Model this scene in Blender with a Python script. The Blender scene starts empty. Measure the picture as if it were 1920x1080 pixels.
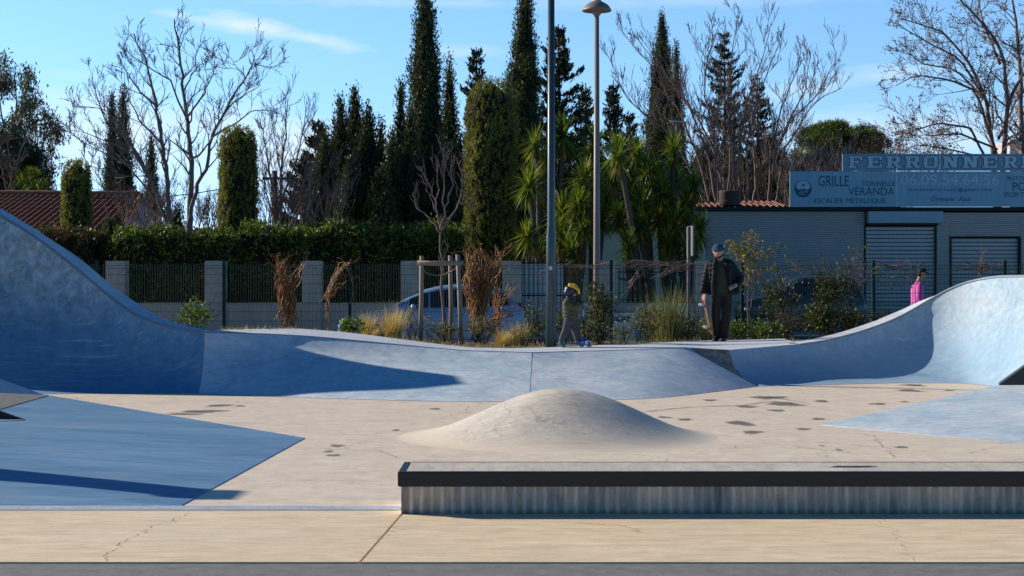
import bpy, bmesh, math, random
import numpy as np
from mathutils import Vector, Matrix
random.seed(7); RS = np.random.RandomState(11)
S = bpy.context.scene; C = S.collection
F, EYE = 3000.0, 1.5            # focal length in photo pixels, eye height in metres
def U(px, py, D): return ((px-960)*D/F, D, EYE-(py-540)*D/F)     # image direction at a known depth -> place in metres
def G(px, py, z=0.0): return U(px, py, F*(EYE-z)/(py-540))        # image direction on a level surface
def hit(px, py, p0, n):                                           # image direction on an inclined plane
    d = Vector(((px-960)/F, 1, -(py-540)/F)); o = Vector((0, 0, EYE)); n = Vector(n)
    t = (Vector(p0)-o).dot(n)/d.dot(n); return tuple(o+d*t)
rad = math.radians
ORI = {}
# ------------------------------------------------------------------ objects
def tag(o, label=None, cat=None, group=None, kind=None):
    if label: o['label'] = label
    if cat: o['category'] = cat
    if group: o['group'] = group
    if kind: o['kind'] = kind
    return o
def thing(name, label, cat, loc=(0, 0, 0), group=None):
    o = bpy.data.objects.new(name, None); C.objects.link(o); o.location = loc; o.empty_display_size = .2
    ORI[o.name] = Vector(loc); return tag(o, label, cat, group)
def link(name, me, m, parent=None, smooth=False, label=None):
    o = bpy.data.objects.new(name, me); C.objects.link(o)
    if m is not None: me.materials.append(m)
    if parent is not None:
        o.parent = parent; off = ORI[parent.name]; ORI[o.name] = off
        me.transform(Matrix.Translation(-off))
    else: ORI[o.name] = Vector((0, 0, 0))
    if smooth: me.shade_smooth()
    if label: o['label'] = label
    return o
class MB:
    def __init__(s): s.v = []; s.f = []
    def add(s, vs, fs):
        n = len(s.v); s.v += [tuple(v) for v in vs]; s.f += [tuple(i+n for i in f) for f in fs]; return s
    def box(s, c, d, rz=0, rx=0, ry=0):
        R = Matrix.Rotation(rz, 3, 'Z') @ Matrix.Rotation(ry, 3, 'Y') @ Matrix.Rotation(rx, 3, 'X')
        vs = [Vector(c)+R @ Vector((a*d[0]/2, b*d[1]/2, e*d[2]/2)) for a in (-1, 1) for b in (-1, 1) for e in (-1, 1)]
        return s.add(vs, [(0, 1, 3, 2), (4, 6, 7, 5), (0, 4, 5, 1), (2, 3, 7, 6), (0, 2, 6, 4), (1, 5, 7, 3)])
    def box2(s, a, b): return s.box([(a[i]+b[i])/2 for i in range(3)], [abs(b[i]-a[i]) for i in range(3)])
    def tube(s, pts, rr, n=8, cap=True, flat=1.0):
        P = [Vector(p) for p in pts]; k = len(P)
        if not hasattr(rr, '__len__'): rr = [rr]*k
        vs = []; fs = []; ref = None
        for i in range(k):
            d = (P[min(i+1, k-1)]-P[max(i-1, 0)])
            if d.length < 1e-9: d = Vector((0, 0, 1))
            d.normalize()
            if ref is None:
                ref = Vector((1, 0, 0)) if abs(d.x) < .8 else Vector((0, 1, 0))
            u = (ref-d*ref.dot(d)); u.normalize(); ref = u; w = d.cross(u)
            for j in range(n):
                a = 2*math.pi*j/n
                vs.append(P[i]+(u*math.cos(a)+w*math.sin(a)*flat)*rr[i])
        for i in range(k-1):
            for j in range(n):
                fs.append((i*n+j, i*n+(j+1) % n, (i+1)*n+(j+1) % n, (i+1)*n+j))
        if cap: fs += [tuple(range(n-1, -1, -1)), tuple((k-1)*n+j for j in range(n))]
        return s.add(vs, fs)
    def ball(s, c, r, n=12, m=8):
        if not hasattr(r, '__len__'): r = (r, r, r)
        vs = [(c[0], c[1], c[2]-r[2])]; fs = []
        for i in range(1, m):
            b = -math.pi/2+math.pi*i/m
            for j in range(n):
                a = 2*math.pi*j/n
                vs.append((c[0]+r[0]*math.cos(b)*math.cos(a), c[1]+r[1]*math.cos(b)*math.sin(a), c[2]+r[2]*math.sin(b)))
        vs.append((c[0], c[1], c[2]+r[2])); t = len(vs)-1
        for j in range(n): fs.append((0, 1+(j+1) % n, 1+j)); fs.append((t, t-n+j, t-n+(j+1) % n))
        for i in range(m-2):
            for j in range(n): fs.append((1+i*n+j, 1+i*n+(j+1) % n, 1+(i+1)*n+(j+1) % n, 1+(i+1)*n+j))
        return s.add(vs, fs)
    def lathe(s, c, prof, n=24):
        vs = [(c[0]+r*math.cos(2*math.pi*j/n), c[1]+r*math.sin(2*math.pi*j/n), c[2]+z) for r, z in prof for j in range(n)]
        fs = [(i*n+j, i*n+(j+1) % n, (i+1)*n+(j+1) % n, (i+1)*n+j) for i in range(len(prof)-1) for j in range(n)]
        return s.add(vs, fs)
    def grid(s, rows):
        w = len(rows[0]); vs = [p for r in rows for p in r]
        return s.add(vs, [(i*w+j, i*w+j+1, (i+1)*w+j+1, (i+1)*w+j) for i in range(len(rows)-1) for j in range(w-1)])
    def prism(s, poly, vec):
        n = len(poly); a = [Vector(p) for p in poly]; b = [p+Vector(vec) for p in a]
        return s.add(a+b, [tuple(range(n)), tuple(range(2*n-1, n-1, -1))]+[(i, i+n, (i+1) % n+n, (i+1) % n) for i in range(n)])
    def mesh(s, name):
        me = bpy.data.meshes.new(name); me.from_pydata(s.v, [], s.f); me.update(); return me
    def build(s, name, m, parent=None, smooth=False, label=None, fix=True, bevel=0):
        me = s.mesh(name)
        if fix or bevel:
            bm = bmesh.new(); bm.from_mesh(me); bmesh.ops.recalc_face_normals(bm, faces=bm.faces)
            if bevel: bmesh.ops.bevel(bm, geom=bm.edges[:]+bm.verts[:], offset=bevel, segments=2, affect='EDGES', clamp_overlap=True)
            bm.to_mesh(me); bm.free()
        o = link(name, me, m, parent, smooth, label)
        return o
def np_mesh(name, V, Fq, m, parent, smooth=False, k=4):
    V = np.asarray(V, dtype=np.float32).reshape(-1, 3); Fq = np.asarray(Fq, dtype=np.int32).reshape(-1, k)
    me = bpy.data.meshes.new(name); me.vertices.add(len(V)); me.vertices.foreach_set('co', V.ravel())
    me.loops.add(Fq.size); me.loops.foreach_set('vertex_index', Fq.ravel())
    me.polygons.add(len(Fq)); me.polygons.foreach_set('loop_start', np.arange(0, Fq.size, k, dtype=np.int32))
    me.update(calc_edges=True); me.validate()
    return link(name, me, m, parent, smooth)
def unit(a): return a/np.maximum(np.linalg.norm(a, axis=-1, keepdims=True), 1e-9)
def leaf_arrays(Cn, Dr, L, W):
    n = len(Cn); Dr = unit(Dr); r = RS.normal(size=(n, 3)); side = unit(np.cross(Dr, r))
    L = np.broadcast_to(L, (n,))[:, None]; W = np.broadcast_to(W, (n,))[:, None]
    nrm = np.cross(Dr, side)
    V = np.stack([Cn-Dr*L*.5, Cn+side*W*.5+nrm*W*.12, Cn+Dr*L*.5, Cn-side*W*.5+nrm*W*.12], 1)
    return V.reshape(-1, 3), np.arange(4*n).reshape(-1, 4)
def blade_arrays(P0, Dr, L, W, droop, seg=3, fold=None):
    n = len(P0); Dr = unit(Dr); up = np.array([0, 0, 1.0]); side = unit(np.cross(Dr, up)+1e-6)
    L = np.broadcast_to(L, (n,))[:, None]; W = np.broadcast_to(W, (n,))[:, None]; dp = np.broadcast_to(droop, (n,))[:, None]
    rows = []
    for i in range(seg+1):
        t = i/seg; c = P0+Dr*L*t-up*dp*L*t*t; w = W*(1-t)**.7*.5*(1 if i else .7)+.0005
        rows += [c-side*w, c+side*w]
    V = np.stack(rows, 1); base = (np.arange(n)*(2*seg+2))[:, None]
    Fq = np.concatenate([base+np.array([[2*i, 2*i+1, 2*i+3, 2*i+2]]) for i in range(seg)], 1)
    return V.reshape(-1, 3), Fq.reshape(-1, 4)
def merge(parts):
    V = []; Q = []; n = 0
    for v, q in parts: V.append(v); Q.append(q+n); n += len(v)
    return np.concatenate(V), np.concatenate(Q)
# ------------------------------------------------------------------ materials
def newmat(name):
    m = bpy.data.materials.new(name); m.use_nodes = True; nt = m.node_tree
    return m, nt, nt.nodes['Principled BSDF']
def N(nt, t, **kw):
    n = nt.nodes.new(t)
    for k, v in kw.items():
        if k in n.inputs.keys(): n.inputs[k].default_value = v
        else: setattr(n, k, v)
    return n
def c4(c): return (c[0], c[1], c[2], 1)
def coords(nt, scale=(1, 1, 1), rot=(0, 0, 0)):
    t = N(nt, 'ShaderNodeTexCoord'); mp = N(nt, 'ShaderNodeMapping'); mp.inputs['Scale'].default_value = scale; mp.inputs['Rotation'].default_value = rot
    nt.links.new(t.outputs['Object'], mp.inputs['Vector']); return mp.outputs['Vector']
def noise(nt, vec, scale, detail=6, rough=.55, dist=0):
    n = N(nt, 'ShaderNodeTexNoise'); n.inputs['Scale'].default_value = scale; n.inputs['Detail'].default_value = detail
    n.inputs['Roughness'].default_value = rough; n.inputs['Distortion'].default_value = dist; nt.links.new(vec, n.inputs['Vector']); return n.outputs['Fac']
def ramp(nt, fac, stops, interp='LINEAR'):
    r = N(nt, 'ShaderNodeValToRGB'); r.color_ramp.interpolation = interp; e = r.color_ramp.elements
    while len(e) < len(stops): e.new(.5)
    for x, (p, c) in zip(e, stops): x.position = p; x.color = c4(c) if hasattr(c, '__len__') else (c, c, c, 1)
    nt.links.new(fac, r.inputs['Fac']); return r.outputs['Color']
def mix(nt, fac, a, b, mode='MIX'):
    n = N(nt, 'ShaderNodeMix', data_type='RGBA', blend_type=mode)
    for sck, v in ((n.inputs[0], fac), (n.inputs[6], a), (n.inputs[7], b)):
        if isinstance(v, bpy.types.NodeSocket): nt.links.new(v, sck)
        else: sck.default_value = v if not hasattr(v, '__len__') else c4(v)
    return n.outputs[2]
def bump(nt, b, h, strength=.3, dist=.02):
    n = N(nt, 'ShaderNodeBump'); n.inputs['Strength'].default_value = strength; n.inputs['Distance'].default_value = dist
    nt.links.new(h, n.inputs['Height']); nt.links.new(n.outputs['Normal'], b.inputs['Normal'])
def mat(name, c1, c2=None, scale=4, rough=.75, metal=0, bmp=.15, stretch=(1, 1, 1), spec=.4):
    m, nt, b = newmat(name); v = coords(nt, stretch); c2 = c2 or tuple(x*.75 for x in c1)
    f = noise(nt, v, scale); g = noise(nt, v, scale*9, 4)
    col = mix(nt, .5, ramp(nt, f, [(.3, c2), (.7, c1)]), ramp(nt, g, [(.3, c2), (.7, c1)]))
    nt.links.new(col, b.inputs['Base Color']); b.inputs['Roughness'].default_value = rough; b.inputs['Metallic'].default_value = metal
    b.inputs['Specular IOR Level'].default_value = spec
    if bmp: bump(nt, b, g, bmp, .01)
    return m
def concrete(name, hi, lo, stain, scale=.55, stretch=(1, 1, 1), rot=(0, 0, 0), crack=0.0, rough=.7, stain_amt=.5, fine=.12, scuff=.42, zblue=None, mott=.16):
    m, nt, b = newmat(name); v = coords(nt, stretch, rot); v0 = coords(nt)
    f = noise(nt, v, scale, 8, .62, .6); g = noise(nt, v, scale*5.5, 8, .65, .3); h = noise(nt, v0, 38, 4, .6)
    col = ramp(nt, f, [(.40, lo), (.60, hi)])
    col = mix(nt, .42, col, ramp(nt, g, [(.40, lo), (.60, hi)]))
    g3 = noise(nt, v, scale*15, 7, .7, .5); col = mix(nt, 1.0, col, ramp(nt, g3, [(.36, 1-mott), (.62, 1+mott*.35)]), 'MULTIPLY')
    st = noise(nt, v, scale*2.1, 9, .7, 1.2); sf = ramp(nt, st, [(.52, 0.0), (.66, stain_amt)])
    col = mix(nt, sf, col, stain)
    col = mix(nt, 1.0, col, ramp(nt, h, [(.3, 1-fine*2), (.6, 1.0)]), 'MULTIPLY')
    if crack:
        nz = noise(nt, v0, 1.6, 5, .6); off = N(nt, 'ShaderNodeVectorMath', operation='SCALE'); off.inputs['Scale'].default_value = .9
        cmb = N(nt, 'ShaderNodeCombineXYZ'); nz2 = noise(nt, v0, 2.3, 5, .6)
        nt.links.new(nz, cmb.inputs[0]); nt.links.new(nz2, cmb.inputs[1]); nt.links.new(cmb.outputs[0], off.inputs[0])
        ad = N(nt, 'ShaderNodeVectorMath', operation='ADD'); nt.links.new(v0, ad.inputs[0]); nt.links.new(off.outputs[0], ad.inputs[1])
        vo = N(nt, 'ShaderNodeTexVoronoi', feature='DISTANCE_TO_EDGE'); vo.inputs['Scale'].default_value = crack; nt.links.new(ad.outputs[0], vo.inputs['Vector'])
        ck = ramp(nt, vo.outputs['Distance'], [(0.0, 1.0), (.006, 0.0)])
        br = ramp(nt, noise(nt, v0, .8, 3), [(.42, 0.0), (.56, .75)])
        cf = mix(nt, 1.0, ck, br, 'MULTIPLY'); col = mix(nt, cf, col, tuple(x*.45 for x in lo))
    if zblue:       # mixes a tint in, strongest low down and fading out upwards
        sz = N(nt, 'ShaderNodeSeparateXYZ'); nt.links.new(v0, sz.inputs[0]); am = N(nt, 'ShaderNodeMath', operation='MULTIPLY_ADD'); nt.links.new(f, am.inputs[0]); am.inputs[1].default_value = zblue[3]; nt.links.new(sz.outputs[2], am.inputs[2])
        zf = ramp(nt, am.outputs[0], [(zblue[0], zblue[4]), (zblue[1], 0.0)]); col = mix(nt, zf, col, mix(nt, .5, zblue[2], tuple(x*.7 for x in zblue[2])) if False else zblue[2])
    if scuff:       # long faint wheel and trowel marks
        for k, rz in enumerate((.35, -.55, 1.2)):
            s_ = noise(nt, coords(nt, (.8, 15, 6), (.2*k, .3*k, rz)), 1.0, 5, .7, .2)
            sf2 = ramp(nt, s_, [(.57, 0.0), (.70, scuff)]); col = mix(nt, sf2, col, tuple(x*(.55 if k != 1 else 1.35) for x in hi))
    nt.links.new(col, b.inputs['Base Color']); b.inputs['Specular IOR Level'].default_value = .35
    rr = ramp(nt, g, [(.3, rough-.15), (.7, rough+.1)]); nt.links.new(rr, b.inputs['Roughness'])
    bump(nt, b, g, .12, .02); return m
def leafmat(name, dark, light, transl=.25, rough=.5, extra=None, stretch=(1, 1, 1)):
    m, nt, b = newmat(name); g = N(nt, 'ShaderNodeNewGeometry'); v = coords(nt, stretch)
    st = [(0.0, dark), (.85, light)]
    if extra: st += [(.9, extra), (1.0, extra)]
    c1 = ramp(nt, g.outputs['Random Per Island'], st); f = ramp(nt, noise(nt, v, 1.3, 4), [(.3, .55), (.7, 1.25)])
    col = mix(nt, 1.0, c1, f, 'MULTIPLY')
    nt.links.new(col, b.inputs['Base Color']); b.inputs['Roughness'].default_value = rough; b.inputs['Specular IOR Level'].default_value = .3
    if transl:
        tr = N(nt, 'ShaderNodeBsdfTranslucent'); nt.links.new(mix(nt, 1.0, col, (1.5, 1.6, .8), 'MULTIPLY'), tr.inputs['Color'])
        ms = N(nt, 'ShaderNodeMixShader'); ms.inputs[0].default_value = transl
        nt.links.new(b.outputs[0], ms.inputs[1]); nt.links.new(tr.outputs[0], ms.inputs[2])
        nt.links.new(ms.outputs[0], nt.nodes['Material Output'].inputs['Surface'])
    return m
def plain(name, c, rough=.5, metal=0, spec=.5, coat=0, alpha=None, trans=0):
    m, nt, b = newmat(name); v = coords(nt); f = noise(nt, v, 7, 4)
    nt.links.new(ramp(nt, f, [(.3, tuple(x*.85 for x in c)), (.7, c)]), b.inputs['Base Color'])
    b.inputs['Roughness'].default_value = rough; b.inputs['Metallic'].default_value = metal; b.inputs['Specular IOR Level'].default_value = spec
    b.inputs['Coat Weight'].default_value = coat; b.inputs['Transmission Weight'].default_value = trans
    return m
# ------------------------------------------------------------------ camera, light, sky
cam = bpy.data.cameras.new('camera'); co = bpy.data.objects.new('camera', cam); C.objects.link(co)
co.location = (0, 0, EYE); co.rotation_euler = (rad(90), 0, 0); cam.sensor_width = 36; cam.lens = 36*F/1920; cam.clip_end = 3000; cam.clip_start = .1
S.camera = co
ELEV, PHI = 25.5, 22.0
tosun = Vector((-math.cos(rad(ELEV))*math.cos(rad(PHI)), math.cos(rad(ELEV))*math.sin(rad(PHI)), math.sin(rad(ELEV))))
sl = bpy.data.lights.new('sun', 'SUN'); so = bpy.data.objects.new('sun', sl); C.objects.link(so)
sl.energy = 5.0; sl.angle = rad(.5); sl.color = (1, .92, .77); so.rotation_euler = tosun.to_track_quat('Z', 'Y').to_euler(); so.location = (-30, 10, 20)
W = bpy.data.worlds.new('World'); S.world = W; W.use_nodes = True; wt = W.node_tree; bg = wt.nodes['Background']
sky = N(wt, 'ShaderNodeTexSky', sky_type='NISHITA'); sky.sun_disc = False; sky.sun_elevation = rad(ELEV); sky.sun_rotation = rad(PHI-90)
sky.air_density = 1.0; sky.dust_density = .3; sky.ozone_density = 2.5
tc = N(wt, 'ShaderNodeTexCoord'); sx = N(wt, 'ShaderNodeSeparateXYZ'); wt.links.new(tc.outputs['Generated'], sx.inputs[0])
def wm(op, a, b=None):
    n = N(wt, 'ShaderNodeMath', operation=op)
    for i, x in enumerate((a, b)):
        if x is None: continue
        if isinstance(x, bpy.types.NodeSocket): wt.links.new(x, n.inputs[i])
        else: n.inputs[i].default_value = x
    return n.outputs[0]
az = wm('ARCTAN2', sx.outputs[0], sx.outputs[1]); el = wm('ARCSINE', sx.outputs[2])
uv = N(wt, 'ShaderNodeCombineXYZ'); wt.links.new(az, uv.inputs[0]); wt.links.new(el, uv.inputs[1])
tint = ramp(wt, el, [(0.0, (.95, 1.33, 2.7)), (.07, (.95, 1.30, 2.0)), (.12, (.95, 1.30, 1.72)), (.2, (1.0, 1.34, 1.66)), (.34, (.22, .58, .9)), (.7, (.07, .33, .6))])
skyc = mix(wt, 1.0, sky.outputs[0], tint, 'MULTIPLY')
def wnoise(scale, sc, detail=7, dist=.4, off=0):
    mp = N(wt, 'ShaderNodeMapping'); mp.inputs['Scale'].default_value = sc; mp.inputs['Location'].default_value = (off, off*.7, 0); wt.links.new(uv.outputs[0], mp.inputs['Vector'])
    return noise(wt, mp.outputs[0], scale, detail, .6, dist)
cl = None
def cloud(px, py, rx, ry, rot, amt, nz):       # a wisp at a fixed bearing and height in the sky
    global cl
    a0 = math.atan((px-960)/F); e0 = math.atan((540-py)/F)
    dx = wm('SUBTRACT', az, a0); dy = wm('SUBTRACT', el, e0); c, s = math.cos(rot), math.sin(rot)
    x = wm('DIVIDE', wm('ADD', wm('MULTIPLY', dx, c), wm('MULTIPLY', dy, s)), rx/F); y = wm('DIVIDE', wm('SUBTRACT', wm('MULTIPLY', dy, c), wm('MULTIPLY', dx, s)), ry/F)
    r = wm('SQRT', wm('ADD', wm('MULTIPLY', x, x), wm('MULTIPLY', y, y)))
    k = wm('SUBTRACT', wm('MULTIPLY', nz, 2.2), r); n = N(wt, 'ShaderNodeClamp'); wt.links.new(wm('MULTIPLY', k, amt), n.inputs[0])
    cl = n.outputs[0] if cl is None else wm('MAXIMUM', cl, n.outputs[0])
nzA = wnoise(26, (1, 3.2, 1), off=2.3); nzB = wnoise(14, (1, 3, 1), off=5.1)
cloud(470, 56, 130, 20, rad(-8), .9, nzA); cloud(590, 78, 110, 15, rad(-8), .8, nzA); cloud(330, 38, 42, 9, rad(-3), .55, nzA)
cloud(860, 100, 110, 14, 0, .3, nzA); cloud(1660, 150, 200, 22, rad(4), .35, nzA)
cloud(250, 250, 420, 75, 0, .75, nzB); cloud(140, 155, 90, 12, 0, .25, nzA); cloud(560, 300, 520, 90, 0, .8, nzB); cloud(1700, 260, 420, 52, 0, .6, nzB); cloud(1500, 175, 160, 20, rad(8), .3, nzA)
cloud(1290, 330, 600, 60, 0, .6, nzB); cloud(1300, 5, 500, 18, 0, .25, nzA); cloud(760, 6, 300, 12, 0, .35, nzA)
skyc = mix(wt, wm('MULTIPLY', cl, .85), skyc, (7.2, 8.2, 9.2))
rear = wm('MULTIPLY', sx.outputs[1], -2.5); rc = N(wt, 'ShaderNodeClamp'); wt.links.new(wm('ADD', rear, .55), rc.inputs[0])
skyc = mix(wt, rc.outputs[0], skyc, mix(wt, 1.0, skyc, (.21, .48, .57), 'MULTIPLY'))      # deeper blue away from the sun
wt.links.new(skyc, bg.inputs['Color']); bg.inputs['Strength'].default_value = .12
S.view_settings.view_transform = 'Standard'; S.view_settings.look = 'None'; S.view_settings.exposure = 0; S.view_settings.gamma = 1
# ------------------------------------------------------------------ palette
m_blue = concrete('concrete_blue_grey', (.80, .86, .90), (.52, .66, .78), (.36, .46, .55), .7, (1, 1, 1), stain_amt=.5, fine=.04)
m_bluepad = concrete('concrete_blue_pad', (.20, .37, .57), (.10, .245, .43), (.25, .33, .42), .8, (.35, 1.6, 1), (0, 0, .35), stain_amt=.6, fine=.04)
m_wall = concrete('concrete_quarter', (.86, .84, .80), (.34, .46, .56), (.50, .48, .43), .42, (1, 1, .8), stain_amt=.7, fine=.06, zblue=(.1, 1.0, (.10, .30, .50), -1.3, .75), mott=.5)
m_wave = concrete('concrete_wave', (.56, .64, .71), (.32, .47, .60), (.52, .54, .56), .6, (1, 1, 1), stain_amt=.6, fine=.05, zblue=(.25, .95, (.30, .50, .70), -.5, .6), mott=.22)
m_floor = concrete('concrete_floor', (.97, .81, .63), (.93, .77, .59), (.76, .65, .53), .45, (1, 1, 1), crack=.55, stain_amt=.6, rough=.6, fine=.04)
m_deck = concrete('concrete_deck', (.98, .78, .54), (.94, .73, .48), (.88, .73, .58), .5, (.5, 1.3, 1), crack=.0, stain_amt=.5, fine=.04)
m_mound = concrete('concrete_mound', (.90, .79, .65), (.74, .66, .56), (.50, .45, .41), .9, crack=.8, stain_amt=.7, fine=.06, zblue=(.0, .10, (.90, .76, .59), -.03, .9))
m_plat = concrete('concrete_lip', (.80, .83, .88), (.66, .70, .77), (.5, .52, .56), 1.2, fine=.04)
m_top = concrete('concrete_ledge_top', (.82, .72, .60), (.64, .57, .49), (.46, .42, .38), 1.5, (3, .7, 1), stain_amt=.6, fine=.05)
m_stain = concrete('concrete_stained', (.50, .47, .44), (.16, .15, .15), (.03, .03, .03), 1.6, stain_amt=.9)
m_asph = mat('asphalt', (.30, .295, .29), (.14, .138, .135), 9, .9, bmp=.25)
m_asph2 = mat('asphalt_rough', (.30, .30, .29), (.12, .12, .12), 14, .9, bmp=.8)
m_wet, nt, b = newmat('damp_concrete'); f = noise(nt, coords(nt), 5, 6, .65); at = N(nt, 'ShaderNodeAttribute', attribute_name='wet')
nt.links.new(ramp(nt, f, [(.35, (.16, .125, .095)), (.65, (.32, .25, .19))]), b.inputs['Base Color']); b.inputs['Roughness'].default_value = .4; b.inputs['Specular IOR Level'].default_value = .4
ms = N(nt, 'ShaderNodeMixShader'); tb = N(nt, 'ShaderNodeBsdfTransparent'); ma = N(nt, 'ShaderNodeMath', operation='ADD'); mu = N(nt, 'ShaderNodeMath', operation='MULTIPLY'); mu.inputs[1].default_value = 1.15
nt.links.new(f, mu.inputs[0]); nt.links.new(at.outputs['Fac'], ma.inputs[0]); nt.links.new(mu.outputs[0], ma.inputs[1]); nt.links.new(ramp(nt, ma.outputs[0], [(.60, 0.0), (1.05, .72)]), ms.inputs[0])
nt.links.new(tb.outputs[0], ms.inputs[1]); nt.links.new(b.outputs[0], ms.inputs[2]); nt.links.new(ms.outputs[0], nt.nodes['Material Output'].inputs['Surface'])
m_joint = plain('joint_dark', (.09, .06, .04), .9)
m_strip = concrete('painted_strip', (.62, .68, .80), (.5, .57, .7), (.4, .45, .55), 2)
m_black = mat('black_steel', (.018, .018, .02), (.010, .010, .012), 8, .42, .0, bmp=.05, spec=.5)
m_soil = mat('soil', (.21, .145, .085), (.09, .065, .04), 3, .95, bmp=.8)
m_ground = mat('ground', (.10, .09, .06), (.05, .05, .03), .5, .95)
m_bark = mat('bark_grey', (.30, .24, .21), (.15, .12, .105), 3, .9)
m_barkr = mat('bark_brown', (.34, .23, .19), (.17, .115, .10), 3, .9)
m_barkd = mat('bark_dark', (.16, .115, .09), (.07, .05, .04), 3, .9)
m_wood = mat('stake_wood', (.42, .33, .25), (.24, .185, .14), 5, .85, stretch=(4, 4, .6))
m_dry = leafmat('dry_stem', (.26, .115, .045), (.58, .29, .12), .1)
m_straw = leafmat('straw', (.48, .32, .13), (.90, .70, .38), .25)
m_reed = leafmat('reed', (.12, .14, .05), (.34, .33, .15), .25)
m_cyp = leafmat('cypress_leaf', (.020, .032, .014), (.12, .135, .05), .1)
m_cypm = leafmat('cypress_mid_leaf', (.032, .046, .017), (.17, .18, .065), .12)
m_trim = leafmat('clipped_cypress_leaf', (.10, .115, .02), (.44, .41, .085), .18, extra=(.26, .18, .05), stretch=(2.6, 2.6, .5))
m_fir = leafmat('fir_leaf', (.014, .025, .016), (.065, .085, .042), .08)
m_hedge = leafmat('hedge_leaf', (.026, .052, .013), (.20, .25, .045), .25, .5)
m_hedgeb = leafmat('hedge_brown_leaf', (.05, .035, .014), (.13, .105, .035), .2, extra=(.24, .12, .05))
m_euc = leafmat('eucalypt_leaf', (.055, .07, .045), (.15, .155, .10), .25, extra=(.22, .15, .07))
m_pine = leafmat('pine_leaf', (.025, .058, .012), (.19, .25, .05), .15)
m_yuc = leafmat('yucca_leaf', (.04, .085, .012), (.26, .33, .05), .35, .42, extra=(.42, .32, .06))
m_yucd = leafmat('yucca_dead_leaf', (.16, .10, .04), (.42, .30, .10), .2)
m_shrub = leafmat('shrub_leaf', (.02, .032, .012), (.13, .15, .05), .25, .55, extra=(.24, .16, .06))
m_shrubg = leafmat('shrub_bright_leaf', (.03, .07, .012), (.20, .27, .05), .3, .5)
m_shrubo = leafmat('shrub_olive_leaf', (.07, .075, .035), (.27, .27, .13), .3, .55, extra=(.34, .22, .08))
m_gold = leafmat('young_tree_leaf', (.09, .085, .022), (.36, .31, .08), .35, .55, extra=(.4, .2, .06))
m_rust = leafmat('rust_leaf', (.16, .08, .035), (.36, .20, .09), .2)
m_greydry = leafmat('grey_dry', (.16, .12, .09), (.36, .30, .24), .1)
m_green = plain('fence_green', (.010, .060, .05), .7, 0, .2)
m_iron = plain('railing_iron', (.008, .010, .012), .9, 0, .1)
m_render = mat('cement_render', (.62, .54, .46), (.36, .31, .27), 2.5, .92, bmp=.3, stretch=(1, 1, .35))
m_gate = mat('gate_paint', (.55, .64, .68), (.46, .55, .60), 2, .6)
m_cream = mat('cream_plaster', (.95, .76, .48), (.85, .66, .42), 1.2, .9)
m_white = mat('white_plaster', (.66, .58, .58), (.54, .48, .48), 1, .9)
m_tile = mat('roof_tile', (.38, .16, .10), (.12, .06, .045), 5, .85, bmp=.3)
m_clad = mat('cladding_paint', (.84, .75, .67), (.68, .62, .56), .8, .55, bmp=.05)
m_shut = mat('shutter_paint', (.92, .86, .80), (.74, .70, .66), .9, .5, stretch=(3, 1, .5), bmp=.05)
m_box = mat('shutter_box_paint', (.55, .64, .66), (.42, .50, .54), 1.2, .5)
m_sign = mat('sign_blue', (.47, .69, .77), (.34, .54, .63), .5, .5, bmp=.02, stretch=(2.2, 1, .35))
m_sign2 = mat('sign_slate', (.38, .50, .60), (.30, .41, .51), .5, .5, bmp=.02)
m_let = plain('letter_navy', (.03, .13, .20), .5)
m_letl = plain('letter_pale', (.70, .82, .88), .5)
m_letm = plain('letter_steel', (.80, .92, .98), .5)
m_dark = plain('dark_trim', (.012, .014, .014), .6)
m_rusty = mat('rusty_iron', (.12, .09, .08), (.05, .04, .038), 4, .8)
m_polec = plain('pole_petrol', (.045, .085, .105), .38)
m_polet = plain('pole_taupe', (.30, .235, .20), .5)
m_lampw = plain('lamp_white', (.75, .73, .70), .4)
m_signback = plain('sign_grey', (.17, .165, .16), .7, .0)
m_glass = plain('car_glass', (.012, .02, .025), .08, 0, .8)
m_tyre = plain('tyre', (.02, .02, .02), .85)
m_rim = plain('alloy', (.45, .45, .46), .35, .8)
m_carb = plain('car_pale_blue', (.36, .53, .74), .3, .2, .5, .6)
m_card = plain('car_navy', (.03, .05, .085), .3, .2, .5, .6)
m_red = plain('tail_red', (.55, .03, .02), .3)
m_lampg = plain('headlamp', (.75, .78, .8), .15)
m_kayak = plain('kayak_blue', (.02, .22, .62), .35)
m_skin = plain('skin', (.60, .31, .22), .55)
m_hair = plain('hair', (.035, .022, .015), .8)
m_jack = mat('jacket_black', (.018, .018, .02), (.009, .009, .010), 14, .7, bmp=.4, spec=.25)
m_sweat = mat('sweater_green', (.045, .06, .032), (.025, .036, .02), 20, .9, bmp=.3)
m_trou = mat('trousers_brown', (.036, .027, .022), (.018, .013, .011), 12, .9, bmp=.3)
m_beanie = mat('beanie_blue', (.06, .10, .17), (.035, .06, .11), 24, .95, bmp=.5)
m_shoe = plain('shoe_dark', (.022, .02, .02), .6)
m_maple = mat('deck_maple', (.26, .13, .08), (.18, .09, .055), 8, .5, bmp=0)
m_wheel = plain('wheel_cream', (.80, .74, .64), .45)
m_truck = plain('truck_metal', (.42, .42, .43), .35, .8)
m_olive = mat('jacket_olive', (.105, .095, .045), (.07, .062, .03), 14, .8, bmp=.3)
m_grey = mat('joggers_grey', (.10, .085, .10), (.065, .055, .065), 14, .9, bmp=.3)
m_helm = plain('helmet_navy', (.02, .025, .045), .35)
m_yel = plain('helmet_yellow', (.85, .52, .02), .4)
m_teal = plain('shoe_teal', (.01, .22, .27), .55)
m_scoot = plain('scooter_blue', (.015, .14, .60), .35)
m_pink = mat('jacket_pink', (.80, .16, .50), (.62, .10, .38), 9, .8, bmp=.3)
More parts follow.
